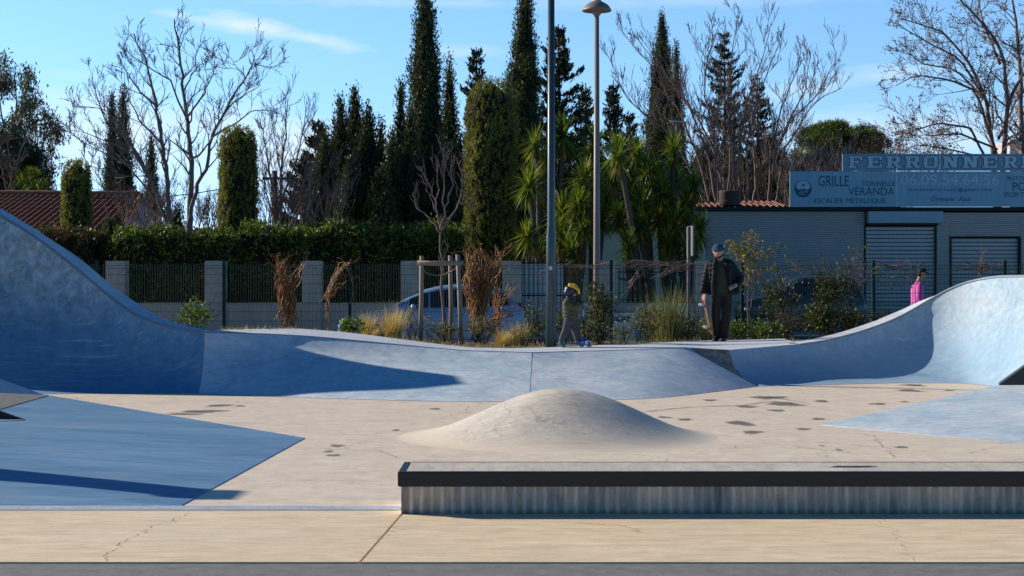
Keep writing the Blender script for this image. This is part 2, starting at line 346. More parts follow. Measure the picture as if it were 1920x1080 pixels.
m_cap = plain('cap_black', (.014, .014, .016), .7)
m_galv = None
# ------------------------------------------------------------------ ground and skatepark
def struct(name, mb, m, label=None, smooth=False, **kw):
    return tag(mb.build(name, m, None, smooth, fix=kw.pop('fix', True)), label, None, None, 'structure')
mb = MB(); mb.add([(-900, -60, -.06), (900, -60, -.06), (900, 1500, -.06), (-900, 1500, -.06)], [(0, 1, 2, 3)])
struct('ground', mb, m_ground, 'bare ground reaching to the horizon')
DK = F*EYE/(958-540); AS = F*EYE/(1055-540)
mb = MB(); mb.add([(-9, DK, 0), (14, DK, 0), (14, 27.5, 0), (-9, 27.5, 0)], [(0, 1, 2, 3)])
struct('skatepark_floor', mb, m_floor, 'beige concrete floor of the skate bowl with stains')
j0 = G(749, 970); j1 = G(674, 1056); gap = .008
jd = (Vector(j1)-Vector(j0)).normalized(); ja = Vector(j0)-jd*(j0[1]-DK-.0)/abs(jd.y)*-1
def jx(y): return j0[0]+(y-j0[1])*jd.x/jd.y
for a, b, lab in (((-9, -9), (jx(DK)-gap, jx(AS)-gap), 'ochre concrete deck slab left of the joint'), ((jx(DK)+gap, jx(AS)+gap), (12, 12), 'ochre concrete deck slab right of the joint in front of the ledge')):
    mb = MB(); mb.prism([(a[0], DK-.005, -.05), (b[0], DK-.005, -.05), (b[1], AS, -.05), (a[1], AS, -.05)], (0, 0, .054))
    struct('concrete_deck', mb, m_deck, lab)
mb = MB(); mb.add([(-9, AS-.2, -.03), (12, AS-.2, -.03), (12, DK+.2, -.03), (-9, DK+.2, -.03)], [(0, 1, 2, 3)]); struct('deck_subbase', mb, m_joint, 'dark base under the slab joint')
mb = MB(); mb.prism([(-9, AS-.003, -.05), (12, AS-.003, -.05), (12, -6, -.05), (-9, -6, -.05)], (0, 0, .045)); struct('asphalt_path', mb, m_asph, 'grey asphalt path along the near edge')
y1 = F*EYE/(949.5-540)
mb = MB(); mb.grid([[(-9, F*EYE/(957.5-540), .006), (-.76, F*EYE/(957.5-540), .006)], [(-9, F*EYE/(948-540), .010), (-.76, F*EYE/(951.5-540), .010)]]); struct('painted_strip', mb, m_strip, 'pale blue strip between deck and bowl floor')
def conc(u, z, c):
    a = 1-math.sqrt(max(0, 1-(u*.985)**2)); k = 1-math.sqrt(1-.985**2)
    return z*((1-c)*u+c*a/k)
def cols_to_rows(cols, n=14, sub=6):
    # cols: (base, rim, concavity) in metres; smooth interpolation between columns
    P = []
    for i in range(len(cols)-1):
        for s_ in range(sub):
            t = s_/sub; q = []
            for k in range(2):
                pts = [Vector(cols[max(0, min(len(cols)-1, i+d))][k]) for d in (-1, 0, 1, 2)]
                q.append(.5*((2*pts[1])+(pts[2]-pts[0])*t+(2*pts[0]-5*pts[1]+4*pts[2]-pts[3])*t*t+(3*pts[1]-pts[0]-3*pts[2]+pts[3])*t**3))
            P.append((q[0], q[1], cols[i][2]*(1-t)+cols[i+1][2]*t))
    P.append((Vector(cols[-1][0]), Vector(cols[-1][1]), cols[-1][2]))
    rows = []
    for j in range(n+1):
        u = j/n; row = []
        for b, r, c in P:
            p = b.lerp(r, u); row.append((p.x, p.y, b.z+conc(u, r.z-b.z, c)))
        rows.append(row)
    return rows, P
def bz(px, D): return ((px-960)*D/F, D, .004)
# left quarter pipe: a wave that climbs out of the frame on the left
left = [((-16, 22.3, .004), (-15.5, 25.6, 1.6), .8), ((-13, 22.3, .004), (-12.9, 25.7, 4.2), .85), ((-11.2, 22.4, .004), (-11.3, 25.75, 4.9), .9), ((-10.2, 22.4, .004), (-10.3, 25.85, 4.95), .93), ((-9.5, 22.5, .004), (-9.5, 25.85, 4.7), .93), ((-8.95, 22.5, .004), (-8.95, 25.75, 3.85), .93)]  # crest beyond the frame raised so that it shadows the curved bank
for bx, D0, rx, ry, D1, c in ((-55, 22.5, -45, 366, 25.7, .95), (-10, 22.6, 0, 402, 25.6, .95), (40, 22.6, 50, 433, 25.45, .95), (90, 22.6, 100, 468, 25.3, .95), (140, 22.65, 150, 508, 25.05, .95), (185, 22.7, 200, 550, 24.8, .95), (235, 22.75, 250, 586, 24.45, .92), (285, 22.8, 300, 607, 24.15, .9), (335, 22.85, 345, 618, 23.9, .85), (372, 22.85, 383, 623, 23.75, .7)):
    left.append((bz(bx, D0), U(rx, ry, D1), c))
mid = [left[-1]]
for bx, by, rx, ry, D1, c in ((440, 740.5, 460, 625, 23.9, .58), (520, 743, 530, 627.5, 24.0, .48), (590, 746, 600, 632, 24.05, .42), (690, 749, 700, 641.5, 24.1, .36), (790, 751.5, 800, 651, 24.1, .3), (880, 753, 880, 657.5, 24.0, .25), (992, 751.5, 997, 661, 23.9, .2)):
    mid.append((G(bx, by, .004), U(rx, ry, D1), c))
flat = [mid[-1]]
for bx, by, rx, ry, D1 in ((1200, 748, 1180, 656, 24.6), (1320, 737, 1240, 653.5, 24.85), (1420, 724.5, 1292, 652, 25.0)):
    flat.append((G(bx, by, .004), U(rx, ry, D1), .05))
wave = []
for bx, by, rx, ry, D1, c in ((1421, 724.5, 1366, 656, 25.1, .85), (1480, 723, 1440, 650, 25.6, .85), (1560, 721, 1530, 641, 26.05, .85), (1630, 719, 1600, 625, 26.5, .85), (1690, 718, 1662, 604, 26.9, .85), (1730, 718, 1702, 585, 27.1, .85), (1765, 718, 1745, 560, 27.15, .8), (1800, 718.5, 1785, 539, 27.0, .75), (1825, 720, 1822, 526, 26.7, .7), (1850, 723, 1868, 518, 26.1, .7), (1885, 728, 1925, 516.5, 25.2, .7), (1915, 736, 1990, 517, 24.2, .7), (1945, 746, 2070, 520, 22.8, .7), (1975, 762, 2150, 530, 21.2, .7)):
    wave.append((G(bx, by, .004), U(rx, ry, D1), c))
def ramp_thing(name, label, cols, m, rim_w=.3, back_z=-.05, rim_from=0, n=14, sub=6):
    rows, P = cols_to_rows(cols, n, sub); t = thing(name, label, 'skate ramp', tuple(P[len(P)//2][0]))
    mb = MB(); mb.grid(rows); mb.build('riding_surface', m, t, True, fix=False)
    rim = [p[1] for p in P][rim_from:]
    if rim_w:
        out = []
        for i, p in enumerate(rim):
            d = rim[min(i+1, len(rim)-1)]-rim[max(i-1, 0)]; nn = Vector((-d.y, d.x, 0)); nn.normalize(); out.append(p+nn*rim_w)
        mb = MB(); mb.grid([[tuple(p) for p in rim], [tuple(p+Vector((0, 0, .012))) for p in out], [(p.x, p.y, p.z-.08) for p in out], [(p.x+.05, p.y+.05, back_z) for p in out]])
        mb.build('rim', m_plat, t, False, fix=False)
        mb = MB(); mb.tube([tuple(p+Vector((0, -.002, -.012))) for p in rim], .022, 6); mb.build('rim_edge', m_edge, t, True)
    return t, P
m_edge = mat('rim_concrete_edge', (.36, .40, .46), (.24, .27, .32), 5, .8)
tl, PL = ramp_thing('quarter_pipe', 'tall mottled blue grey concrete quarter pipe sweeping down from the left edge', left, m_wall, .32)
tm, PM = ramp_thing('curved_bank', 'pale blue concrete curved bank with a long dark wave shadow across it', mid, m_blue, 0)
tf, PF = ramp_thing('flat_bank', 'flat sloping blue concrete bank below the scooter child and skateboarder', flat, m_blue, 0, sub=4)
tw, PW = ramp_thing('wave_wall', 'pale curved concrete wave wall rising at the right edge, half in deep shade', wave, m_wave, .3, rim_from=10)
# stained cheek between flat bank and wave wall
er = [Vector(flat[-1][1]).lerp(Vector(flat[-1][0]), u) for u in (0, .25, .5, .75, 1)]
wr, _ = cols_to_rows(wave, 14, 6); wl = [r[0] for r in wr][::-1]
mb = MB(); wl2 = [wl[0], wl[3], wl[7], wl[11], wl[14]]
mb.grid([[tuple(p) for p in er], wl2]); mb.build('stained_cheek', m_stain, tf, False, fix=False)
# coping joint line on bank crest
mb = MB(); mb.tube([tuple(p[1]+Vector((0, 0, -.004))) for p in PM], .012, 5); mb.build('crest_edge', m_edge, tm)
mb = MB(); mb.tube([tuple(p[1]+Vector((0, 0, -.004))) for p in PF], .010, 5); mb.build('crest_edge', m_edge, tf)
# panel joints running down the banks
for par_, prof in ((tm, [r[-1] for r in cols_to_rows(mid, 14, 6)[0]]), (tl, [r[-1] for r in cols_to_rows(left, 14, 6)[0]])):
    mb = MB(); mb.tube([(p[0], p[1]-.002, p[2]-.006) for p in prof], .009, 5, cap=False); mb.build('panel_joint', m_edge, par_)
# plateau
lip = [p[1] for p in PM]+[p[1] for p in PF][1:]+[Vector(wave[0][1])]+[p[1] for p in PW][1:11]
backpx = [(383, 619.5, .87), (470, 617, .84), (560, 616, .80), (640, 622, .74), (700, 629, .69), (760, 637, .63), (820, 645, .58), (880, 651.5, .54), (960, 653, .54), (1033, 651, .545), (1100, 648, .55), (1330, 638, .56), (1400, 636.5, .575), (1470, 635, .60)]
back = [Vector(G(*b)) for b in backpx]
def resample(pl, n):
    d = [0]
    for i in range(1, len(pl)): d.append(d[-1]+(pl[i]-pl[i-1]).length)
    out = []; k = 0
    for i in range(n):
        s_ = d[-1]*i/(n-1)
        while k < len(pl)-2 and d[k+1] < s_: k += 1
        t = (s_-d[k])/max(1e-9, d[k+1]-d[k]); out.append(pl[k].lerp(pl[k+1], min(1, t)))
    return out
def at_x(pl, x):
    for i in range(len(pl)-1):
        if pl[i].x <= x <= pl[i+1].x:
            t = (x-pl[i].x)/max(1e-9, pl[i+1].x-pl[i].x); return pl[i].lerp(pl[i+1], t)
    return pl[-1] if x > pl[-1].x else pl[0]
n = 60; la = resample(lip, n); ba = resample(back, n)
mb = MB(); mb.grid([[tuple(p) for p in la], [tuple(a.lerp(b, .5)) for a, b in zip(la, ba)], [tuple(p) for p in ba], [(p.x, p.y+.02, p.z-.2) for p in ba]])
struct('plateau', mb, m_plat, 'pale concrete plateau along the top of the banks', fix=False)
# planting bed with a bumpy surface, from the plateau to beyond the wire fence
FD = 31.0
rows = []
bl = [Vector((-13, 26.3, .1)), Vector((-8, 26.1, .35)), Vector((-5.2, 24.7, .66))]+back
wrim = [p[1] for p in PW]
for p in wrim[16::6]: bl.append(Vector((p.x-.1, p.y+.36, .42)) if p.x < 7.6 else Vector((p.x+.4, 27.9, .3)))
bl = [p for p in bl if p.x < 8.2]+[Vector((10, 28, .3)), Vector((15, 28, .2))]
bs = resample(bl, 150); NR = 14
for j in range(NR+1):
    u = j/NR; row = []
    for i, p in enumerate(bs):
        xx = p.x+(0 if u == 0 else random.uniform(-.03, .03)); y = p.y+.015+(FD+1.2-p.y)*u
        z = p.z-.015-(p.z-.42)*u+(0 if j == 0 else random.uniform(-.02, .035))-(max(0, u-.8)*2.2)
        row.append((xx, y, z))
    rows.append(row)
def bed_z(x, y):
    p = at_x(bs, x); u = min(1, max(0, (y-p.y)/(FD+1.2-p.y))); return p.z-.015-(p.z-.42)*u-(max(0, u-.8)*2.2)
mb = MB(); mb.grid(rows); struct('planting_bed', mb, m_soil, 'brown soil planting bed behind the banks', smooth=True, fix=False)
mb = MB(); mb.add([(-40, 32.2, -.03), (60, 32.2, -.03), (60, 64, -.03), (-40, 64, -.03)], [(0, 1, 2, 3)]); struct('road', mb, m_asph, 'asphalt road behind the wire fence')
mb = MB(); mb.prism([(7, 36.5, -.05), (22, 36.5, -.05), (22, 39.5, -.05), (7, 39.5, -.05)], (0, 0, .24)); struct('pavement', mb, m_render, 'raised pavement beside the road')
# mound
cx, cy = (1050-960)*16.2/F, 16.2; R = 1.72; H = .475
mb = MB(); rr = []; NA = 72
for k in range(0, 31):
    q = k/30; r = R*q; z = -.004+(H+.008)*(math.cos(math.pi*min(1, q**1.0))*.5+.5)**1.12
    row = []
    for a in range(NA+1):
        th = 2*math.pi*a/NA; row.append((cx+r*math.cos(th)*(1+.03*math.sin(2*th+.6)), cy+r*math.sin(th)*1.08, z+.006*math.sin(3*th+5*q)*q*(1-q)*4))
    rr.append(row)
mb.grid(rr); o = mb.build('concrete_mound', m_mound, None, True, fix=False); tag(o, 'smooth grey concrete mound rising from the middle of the bowl floor', 'mound')
bmx = bmesh.new(); bmx.from_mesh(o.data); bmesh.ops.remove_doubles(bmx, verts=bmx.verts, dist=1e-5); bmesh.ops.recalc_face_normals(bmx, faces=bmx.faces); bmx.to_mesh(o.data); bmx.free(); o.data.shade_smooth()
# left hip bank
A = Vector(G(338, 950)); B = Vector(G(572, 822)); ab = (B-A).normalized(); lf = Vector((-ab.y, ab.x, 0)); kk = .04
nrm = Vector((-lf.x*kk, -lf.y*kk, 1)).normalized()
H_ = lambda x, y: Vector(hit(x, y, A, nrm))
Cc = H_(95, 742.5); q1 = H_(0, 770); q0 = H_(-220, 846)
E0 = Vector(G(0, 948.5)); E1 = Vector(G(-300, 948.5))
t = thing('hip_bank', 'low blue concrete hip bank in the left foreground with a dark shadow band', 'skate ramp', tuple(A))
top = [A, B, Cc, q1, q0, E1, E0]; top = [p+Vector((0, 0, .006)) for p in top]
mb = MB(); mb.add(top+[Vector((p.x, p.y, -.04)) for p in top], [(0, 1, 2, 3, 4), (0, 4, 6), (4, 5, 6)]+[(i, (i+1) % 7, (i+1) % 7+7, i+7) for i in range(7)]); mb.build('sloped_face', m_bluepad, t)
K = H_(46, 789)
L1 = K+(Vector((-2.2, .6, 0))); zt = lambda p: A.z+kk*((p-A).dot(lf))
def onp(p, dz=0): return Vector((p.x, p.y, kk*((Vector((p.x, p.y, 0))-A).dot(lf))+dz))
mb = MB(); a_, b_ = onp(K, .008), onp(Vector((K.x-1.9, K.y+.12, 0)), .008)
mb.prism([a_, b_, b_+Vector((0, 0, .58)), ], (0, .05, .0)); mb.build('black_kerb', m_black, t)
mb = MB(); a2 = [onp(K+Vector((.01, -.012, 0)), .012), onp(Vector((K.x-1.9, K.y+.10, 0)), .012), onp(Vector((K.x-1.9, K.y-2.0, 0)), .012)]; mb.add(a2, [(0, 1, 2)]); mb.build('pale_apron', m_strip, t)
# grey platform behind hip bank
zp = Cc.z+.02; pl = [Cc+Vector((-.02, 0, 0)), q1+Vector((-.02, .02, 0)), q0+Vector((-.02, .02, 0)), Vector((-11, q0.y+.6, 0)), Vector((-11, Cc.y+.12, 0))]
mb = MB(); tp = [(p.x, p.y, kk*((Vector((p.x, p.y, 0))-A).dot(lf))+.012) for p in pl]; mb.add(tp+[(p[0], p[1], -.04) for p in tp], [(0, 1, 2, 3, 4)]+[(i, (i+1) % 5, (i+1) % 5+5, i+5) for i in range(5)]); o = mb.build('platform', m_asph2, None); tag(o, 'low platform with rough grey asphalt top behind the left hip bank', 'platform')
w0 = Vector(G(82, 740)); mb = MB(); w1 = Vector(U(0, 710, 22.3)); wd = (w1-w0)
mb.prism([w0, w0+wd*2.6, (w0+wd*2.6)*1+Vector((0, -2.6, -(w0+wd*2.6).z)), w0+Vector((-1, -2.0, 0))], (0, 0, -.03)); mb.build('side_bank', m_blue, tl)
# right hip bank
P1, P2 = Vector(G(1540, 797)), Vector(G(1922, 832)); P3 = Vector(G(1872, 722, .27)); P4 = P2+(P3-P1)*1.1
P1 = P1+Vector((0, 0, .006)); t = thing('hip_bank', 'low pale blue concrete hip bank entering from the right edge', 'skate ramp', tuple(P1))
P5 = P3+(P3-P1)*.12; top = [P1, P2, P4, P5]
mb = MB(); mb.add(top+[Vector((p.x, p.y, -.04)) for p in top], [(0, 1, 2, 3)]+[(i, (i+1) % 4, (i+1) % 4+4, i+4) for i in range(4)]); mb.build('sloped_face', m_bluepad2 if False else m_blue, t)
k0 = P3+Vector((.0, -.02, .004)); mb = MB(); mb.prism([k0, k0+Vector((1.3, -.62, .02)), k0+Vector((1.3, -.62, 1.1))], (.15, .5, 0)); mb.build('black_kerb', m_black, t)
# ledge
YF, YB, ZT, XL = F*(EYE-.285)/(885-540), F*(EYE-.285)/(865.5-540), .285, -.755
XR = 5.6; t = thing('skate_ledge', 'long low concrete ledge with black steel coping and corrugated front', 'ledge', (XL, YF, 0))
nc = int((XR-XL)/.0095); front = []
for zi in (0.0, .185):
    row = []
    for i in range(nc+1):
        x = XL+.022+i*.0095; ph = x/.0688*2*math.pi; row.append((x, YF+.030-.016*math.tanh(1.8*math.sin(ph+.5*math.sin(x*3.1))), zi+.004))
    front.append(row)
m_galv, nt, b = newmat('corrugated_cast_concrete'); v = coords(nt, (3.2, 1, .55)); f = noise(nt, v, 6, 8, .65, .4); g = noise(nt, coords(nt, (1, 1, 1)), 60, 4); f2 = noise(nt, coords(nt, (1.5, 1, .3)), 3.4, 4)
cc = mix(nt, .5, ramp(nt, f, [(.33, (.24, .23, .22)), (.5, (.56, .52, .46)), (.68, (.98, .84, .66))]), ramp(nt, f2, [(.35, (.24, .25, .27)), (.62, (.92, .77, .60))]))
cc = mix(nt, ramp(nt, g, [(.62, 0.0), (.72, .6)]), cc, (.16, .14, .12))
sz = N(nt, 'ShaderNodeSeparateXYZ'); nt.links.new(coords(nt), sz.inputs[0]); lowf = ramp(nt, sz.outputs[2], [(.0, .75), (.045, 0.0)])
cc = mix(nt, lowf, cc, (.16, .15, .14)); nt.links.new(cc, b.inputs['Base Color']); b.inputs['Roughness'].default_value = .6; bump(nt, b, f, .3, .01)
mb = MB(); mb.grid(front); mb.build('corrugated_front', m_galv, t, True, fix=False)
mb = MB(); mb.box2((XL+.022, YF+.05, 0), (XR, YB-.012, .272)); mb.build('core', m_top, t)
mb = MB(); mb.box2((XL+.052, YF+.06, .2725), (XR, YB-.02, ZT-.003)); mb.build('concrete_top', m_top, t)
mb = MB(); mb.box2((XL, YF, .187), (XR, YF+.058, ZT)); mb.build('steel_coping', m_black, t, bevel=.006)
mb = MB(); mb.box2((XL, YF+.0585, .187), (XL+.05, YB, ZT-.001)); mb.build('steel_coping', m_black, t, bevel=.005)
mb = MB(); mb.box2((XL+.0505, YB-.018, .187), (XR, YB, ZT-.001)); mb.build('steel_coping', m_black, t)
mb = MB(); mb.add([(2.15, YF+.30, ZT-.0015), (2.35, YF+.28, ZT-.0015), (2.50, YF+.33, ZT-.0015), (2.44, YF+.38, ZT-.0015), (2.22, YF+.38, ZT-.0015)], [(0, 1, 2, 3, 4)])
mb.build('puddle', plain('puddle_water', (.05, .05, .05), .03, 0, .6), t)
# damp stains and puddles on the floor
ST = [(1387, 793, 27, 4.5), (1410, 810, 21, 3), (1284, 786, 17, 2), (1245, 782, 14, 1.6), (1533, 785, 14, 2), (1505, 804, 16, 1.8), (1645, 757, 20, 1.8), (1540, 752, 16, 2.2), (1470, 757, 38, 4), (1440, 745, 34, 3.5), (1400, 762, 24, 2), (1455, 769, 20, 1.8), (1712, 722, 26, 2), (1705, 732, 26, 2.4), (1780, 732, 10, 1.2), (1695, 753, 10, 1.2), (1150, 848, 32, 2.5), (1227, 843, 13, 1.6), (1690, 838, 14, 2), (1572, 843, 8, 1.3), (632, 835, 17, 2.2), (615, 846, 11, 1.6), (625, 853, 13, 2), (816, 830, 8, 1.6), (742, 806, 8, 1.4), (748, 813, 8, 1.3), (815, 766, 10, 1.6), (380, 771, 44, 3.0), (345, 776, 30, 2), (410, 760, 24, 2.4), (575, 744, 15, 1.2), (1540, 835, 6, 1), (450, 761, 12, 1.2), (1330, 750, 16, 1.5)]
for i, (px, py, rx, ry) in enumerate(ST):
    c = Vector(G(px, py, .005)); ex = rx*c.y/F; ey = ry*c.y*c.y/(F*EYE)*1.0; mb = MB(); pts = []; k = 26; ph = [random.uniform(0, 6.28) for _ in range(5)]
    for a in range(k):
        th = 2*math.pi*a/k; q = 1+.16*math.sin(2*th+ph[0])+.14*math.sin(3*th+ph[1])+.10*math.sin(5*th+ph[2])+.07*math.sin(8*th+ph[3])
        pts.append((c.x+ex*q*math.cos(th), c.y+ey*q*math.sin(th), .0045+.0004*(i % 5)))
    d = math.hypot((c.x-cx)/R, (c.y-cy)/(R*1.08))
    if d < 1.05: continue
    cc_ = (c.x, c.y, pts[0][2]); inn = [tuple(cc_[j]+(p[j]-cc_[j])*.45 for j in range(3)) for p in pts]; outp = [tuple(cc_[j]+(p[j]-cc_[j])*1.3 for j in range(3)) for p in pts]
    mb.add([cc_]+inn+outp, [(0, 1+a, 1+(a+1) % k) for a in range(k)]+[(1+a, 1+k+a, 1+k+(a+1) % k, 1+(a+1) % k) for a in range(k)]); o = mb.build('damp_stain', m_wet, None, fix=False)
    wa = o.data.attributes.new('wet', 'FLOAT', 'POINT'); wa.data.foreach_set('value', [.75]+[.62]*k+[-.25]*k); tag(o, None, None, None, 'structure'); o['label'] = 'dark damp stain on the beige bowl floor'
for pl_, w in (([(1200, 772), (1300, 762), (1390, 760), (1440, 752), (1500, 757)], .05), ([(290, 777), (340, 772), (390, 769), (430, 757), (450, 752)], .045), ([(1420, 742), (1470, 748), (1520, 757)], .08)):
    pp = resample([Vector(G(a, b, .007)) for a, b in pl_], 24); l = []; r_ = []
    for i, p in enumerate(pp):
        w_ = w*(.4+random.random())*(1 if 0 < i < 23 else .2); l.append((p.x, p.y-w_*1.6, .0068)); r_.append((p.x+random.uniform(-.02, .02), p.y+w_*1.6, .0068))
    mb = MB(); mb.grid([l, [tuple(p) for p in pp], r_]); o = mb.build('damp_stain', m_wet, None, fix=False); o.data.attributes.new('wet', 'FLOAT', 'POINT').data.foreach_set('value', [-.2]*24+[.55]*24+[-.2]*24); tag(o, 'long dark damp trickle on the beige bowl floor', None, None, 'structure')

# square post added out of view, only to lay a shadow band over the hip bank
t = thing('shadow_post', 'square grey concrete post added out of view to cast a shadow on the hip bank', 'post', (-7.7, 13.8, 0)); mb = MB(); mb.box2((-7.85, 13.6, -.05), (-7.5, 14.0, 2.75)); mb.build('shaft', m_render, t, bevel=.02)
mb = MB(); mb.box2((-7.9, 13.55, 2.751), (-7.45, 14.05, 2.83)); mb.build('cap', m_render, t, bevel=.01)

# hairline cracks
def crack(pts, par, w=.004, z=.0046, n=46, jit=.035):
    pp = resample([Vector(G(a, b, z)) for a, b in pts], n); l = []; r_ = []; dx = 0
    for i, p in enumerate(pp):
        dx = dx*.7+random.gauss(0, jit*.6); w_ = w*random.uniform(.3, 1.2); l.append((p.x+dx-w_, p.y-w_, z)); r_.append((p.x+dx+w_, p.y+w_, z))
    mb = MB(); mb.grid([l, r_]); par_ = bpy.data.objects[par]; o = mb.build('crack', m_crack, None, fix=False); o.parent = par_; o['kind'] = 'structure'
m_crack = plain('crack_dark', (.34, .24, .15), .9)
crack([(352, 962), (300, 985), (232, 1010), (212, 1035), (190, 1052)], 'concrete_deck', .0035)
crack([(745, 985), (720, 1008), (700, 1012)], 'concrete_deck', .002)
crack([(1640, 966), (1670, 990), (1700, 1020), (1705, 1052)], 'concrete_deck.001', .002)
crack([(1090, 980), (1160, 985), (1200, 998)], 'concrete_deck.001', .002)
for pts in ([(1600, 812), (1640, 818), (1655, 832), (1660, 845), (1680, 858)], [(1480, 835), (1530, 842), (1570, 846), (1620, 850)], [(1350, 842), (1420, 830), (1520, 828), (1650, 838)], [(560, 838), (700, 845), (745, 858)], [(430, 905), (560, 900), (740, 902)], [(900, 752), (860, 775), (800, 790), (740, 800)], [(360, 745), (460, 738), (500, 742)], [(1820, 850), (1850, 840), (1900, 838)], [(1250, 760), (1420, 772), (1560, 768)]): crack(pts, 'skatepark_floor', .004, .0047)
# ------------------------------------------------------------------ plant builders
class TB(MB):
    pass
def rnd_perp(d):
    r = Vector((random.gauss(0, 1), random.gauss(0, 1), random.gauss(0, 1))); r = r-d*r.dot(d); r.normalize(); return r
def twig(mb, p, d, L, r, lev, spread=.75, up=.25, wig=.18, kids=(3, 5), minr=.004, tips=None, n=4, ratio=(.45, .7), sides0=5):
    pts = [p.copy()]; dirs = [d.copy()]; q = p.copy(); dd = d.copy()
    for i in range(n):
        dd = dd+Vector((random.gauss(0, wig), random.gauss(0, wig), random.gauss(0, wig)*.7+up*.22)); dd.normalize()
        q = q+dd*L/n; pts.append(q.copy()); dirs.append(dd.copy())
    rr = [max(minr, r*(1-.75*i/n)) for i in range(n+1)]
    mb.tube(pts, rr, sides0 if r > .03 else (4 if r > .012 else 3), cap=False)
    if tips is not None and lev == 0: tips.append((pts[-1], dd.copy()))
    if lev <= 0: return
    for k in range(random.randint(*kids)):
        t = random.uniform(.25, 1.0)*n; i = min(n-1, int(t)); f = t-i
        b = pts[i].lerp(pts[i+1], f); nd = dirs[i]*(1-.35*spread)+rnd_perp(dirs[i])*spread*random.uniform(.6, 1.1)+Vector((0, 0, up)); nd.normalize()
        twig(mb, b, nd, L*random.uniform(*ratio), max(minr, rr[i]*.6), lev-1, spread, up, wig, kids, minr, tips, max(2, n-1), ratio)
def guided_tree(t, limbs, D, m, r0=.12, lev=2, per=1.6, L0=1.3, spread=.8, up=.3, minr=.006, tips=None, depth=1.0, kids=(2, 4), taper=.82, name='trunk', wig=.2, start=.25):
    trunk = MB(); br = MB()
    for li, limb in enumerate(limbs):
        dep = random.uniform(-1, 1)*depth; px = [(x, y) for x, y in limb[0]]; ra = limb[1]*r0
        k = len(px); P = [Vector(U(x, y, D+dep*(i/max(1, k-1))*(1 if not limb[2:] else limb[2]))) for i, (x, y) in enumerate(px)]
        P = resample(P, max(6, 3*k)); P = [p+Vector((random.gauss(0, .02), random.gauss(0, .03), 0))*(1 if i else 0) for i, p in enumerate(P)]
        n = len(P); rr = [max(minr*1.4, ra*(1-taper*i/(n-1))) for i in range(n)]
        trunk.tube(P, rr, 7 if ra > .03 else 5, cap=False)
        tot = sum((P[i+1]-P[i]).length for i in range(n-1)); cnt = int(tot*per)
        for j in range(cnt+2):
            u = start+(1-start)*(j+random.random())/(cnt+2); i = min(n-2, int(u*(n-1))); d = (P[i+1]-P[i]).normalized()
            nd = d*.75+rnd_perp(d)*spread+Vector((0, 0, up)); nd.normalize()
            twig(br, P[i].lerp(P[i+1], u*(n-1)-i if u*(n-1)-i < 1 else 1), nd, L0*random.uniform(.5, 1.1)*(1.15-.6*u), max(minr, rr[i]*.5), lev, spread, up, wig, kids, minr, tips)
    trunk.build(name, m, t, True, fix=False); br.build('branches', m, t, True, fix=False)
def clumps_on(n_cl, n_leaf, pos_fn, sig, L, W, jitter=.6, ldir=None):
    Cs = []; Ds = []
    for k in range(n_cl):
        p, nrm = pos_fn()
        k2 = max(3, int(n_leaf*random.uniform(.6, 1.4))); off = RS.normal(size=(k2, 3))*sig
        Cs.append(np.array(p)+off); dv = np.array(nrm)+RS.normal(size=(k2, 3))*jitter
        if ldir is not None: dv = dv+np.array(ldir)
        Ds.append(dv)
    Cs = np.concatenate(Cs); Ds = np.concatenate(Ds); n = len(Cs)
    return leaf_arrays(Cs, Ds, L*RS.uniform(.6, 1.3, n), W*RS.uniform(.7, 1.3, n))
def core_arrays(fn, nz=14, na=14):
    V = []; Q = []
    for i in range(nz+1):
        for j in range(na): V.append(fn(i/nz, 2*math.pi*j/na))
    for i in range(nz):
        for j in range(na): Q.append((i*na+j, i*na+(j+1) % na, (i+1)*na+(j+1) % na, (i+1)*na+j))
    return np.array(V, dtype=float), np.array(Q)
m_core = mat('inner_foliage', (.012, .016, .008), (.006, .008, .004), 3, .95)
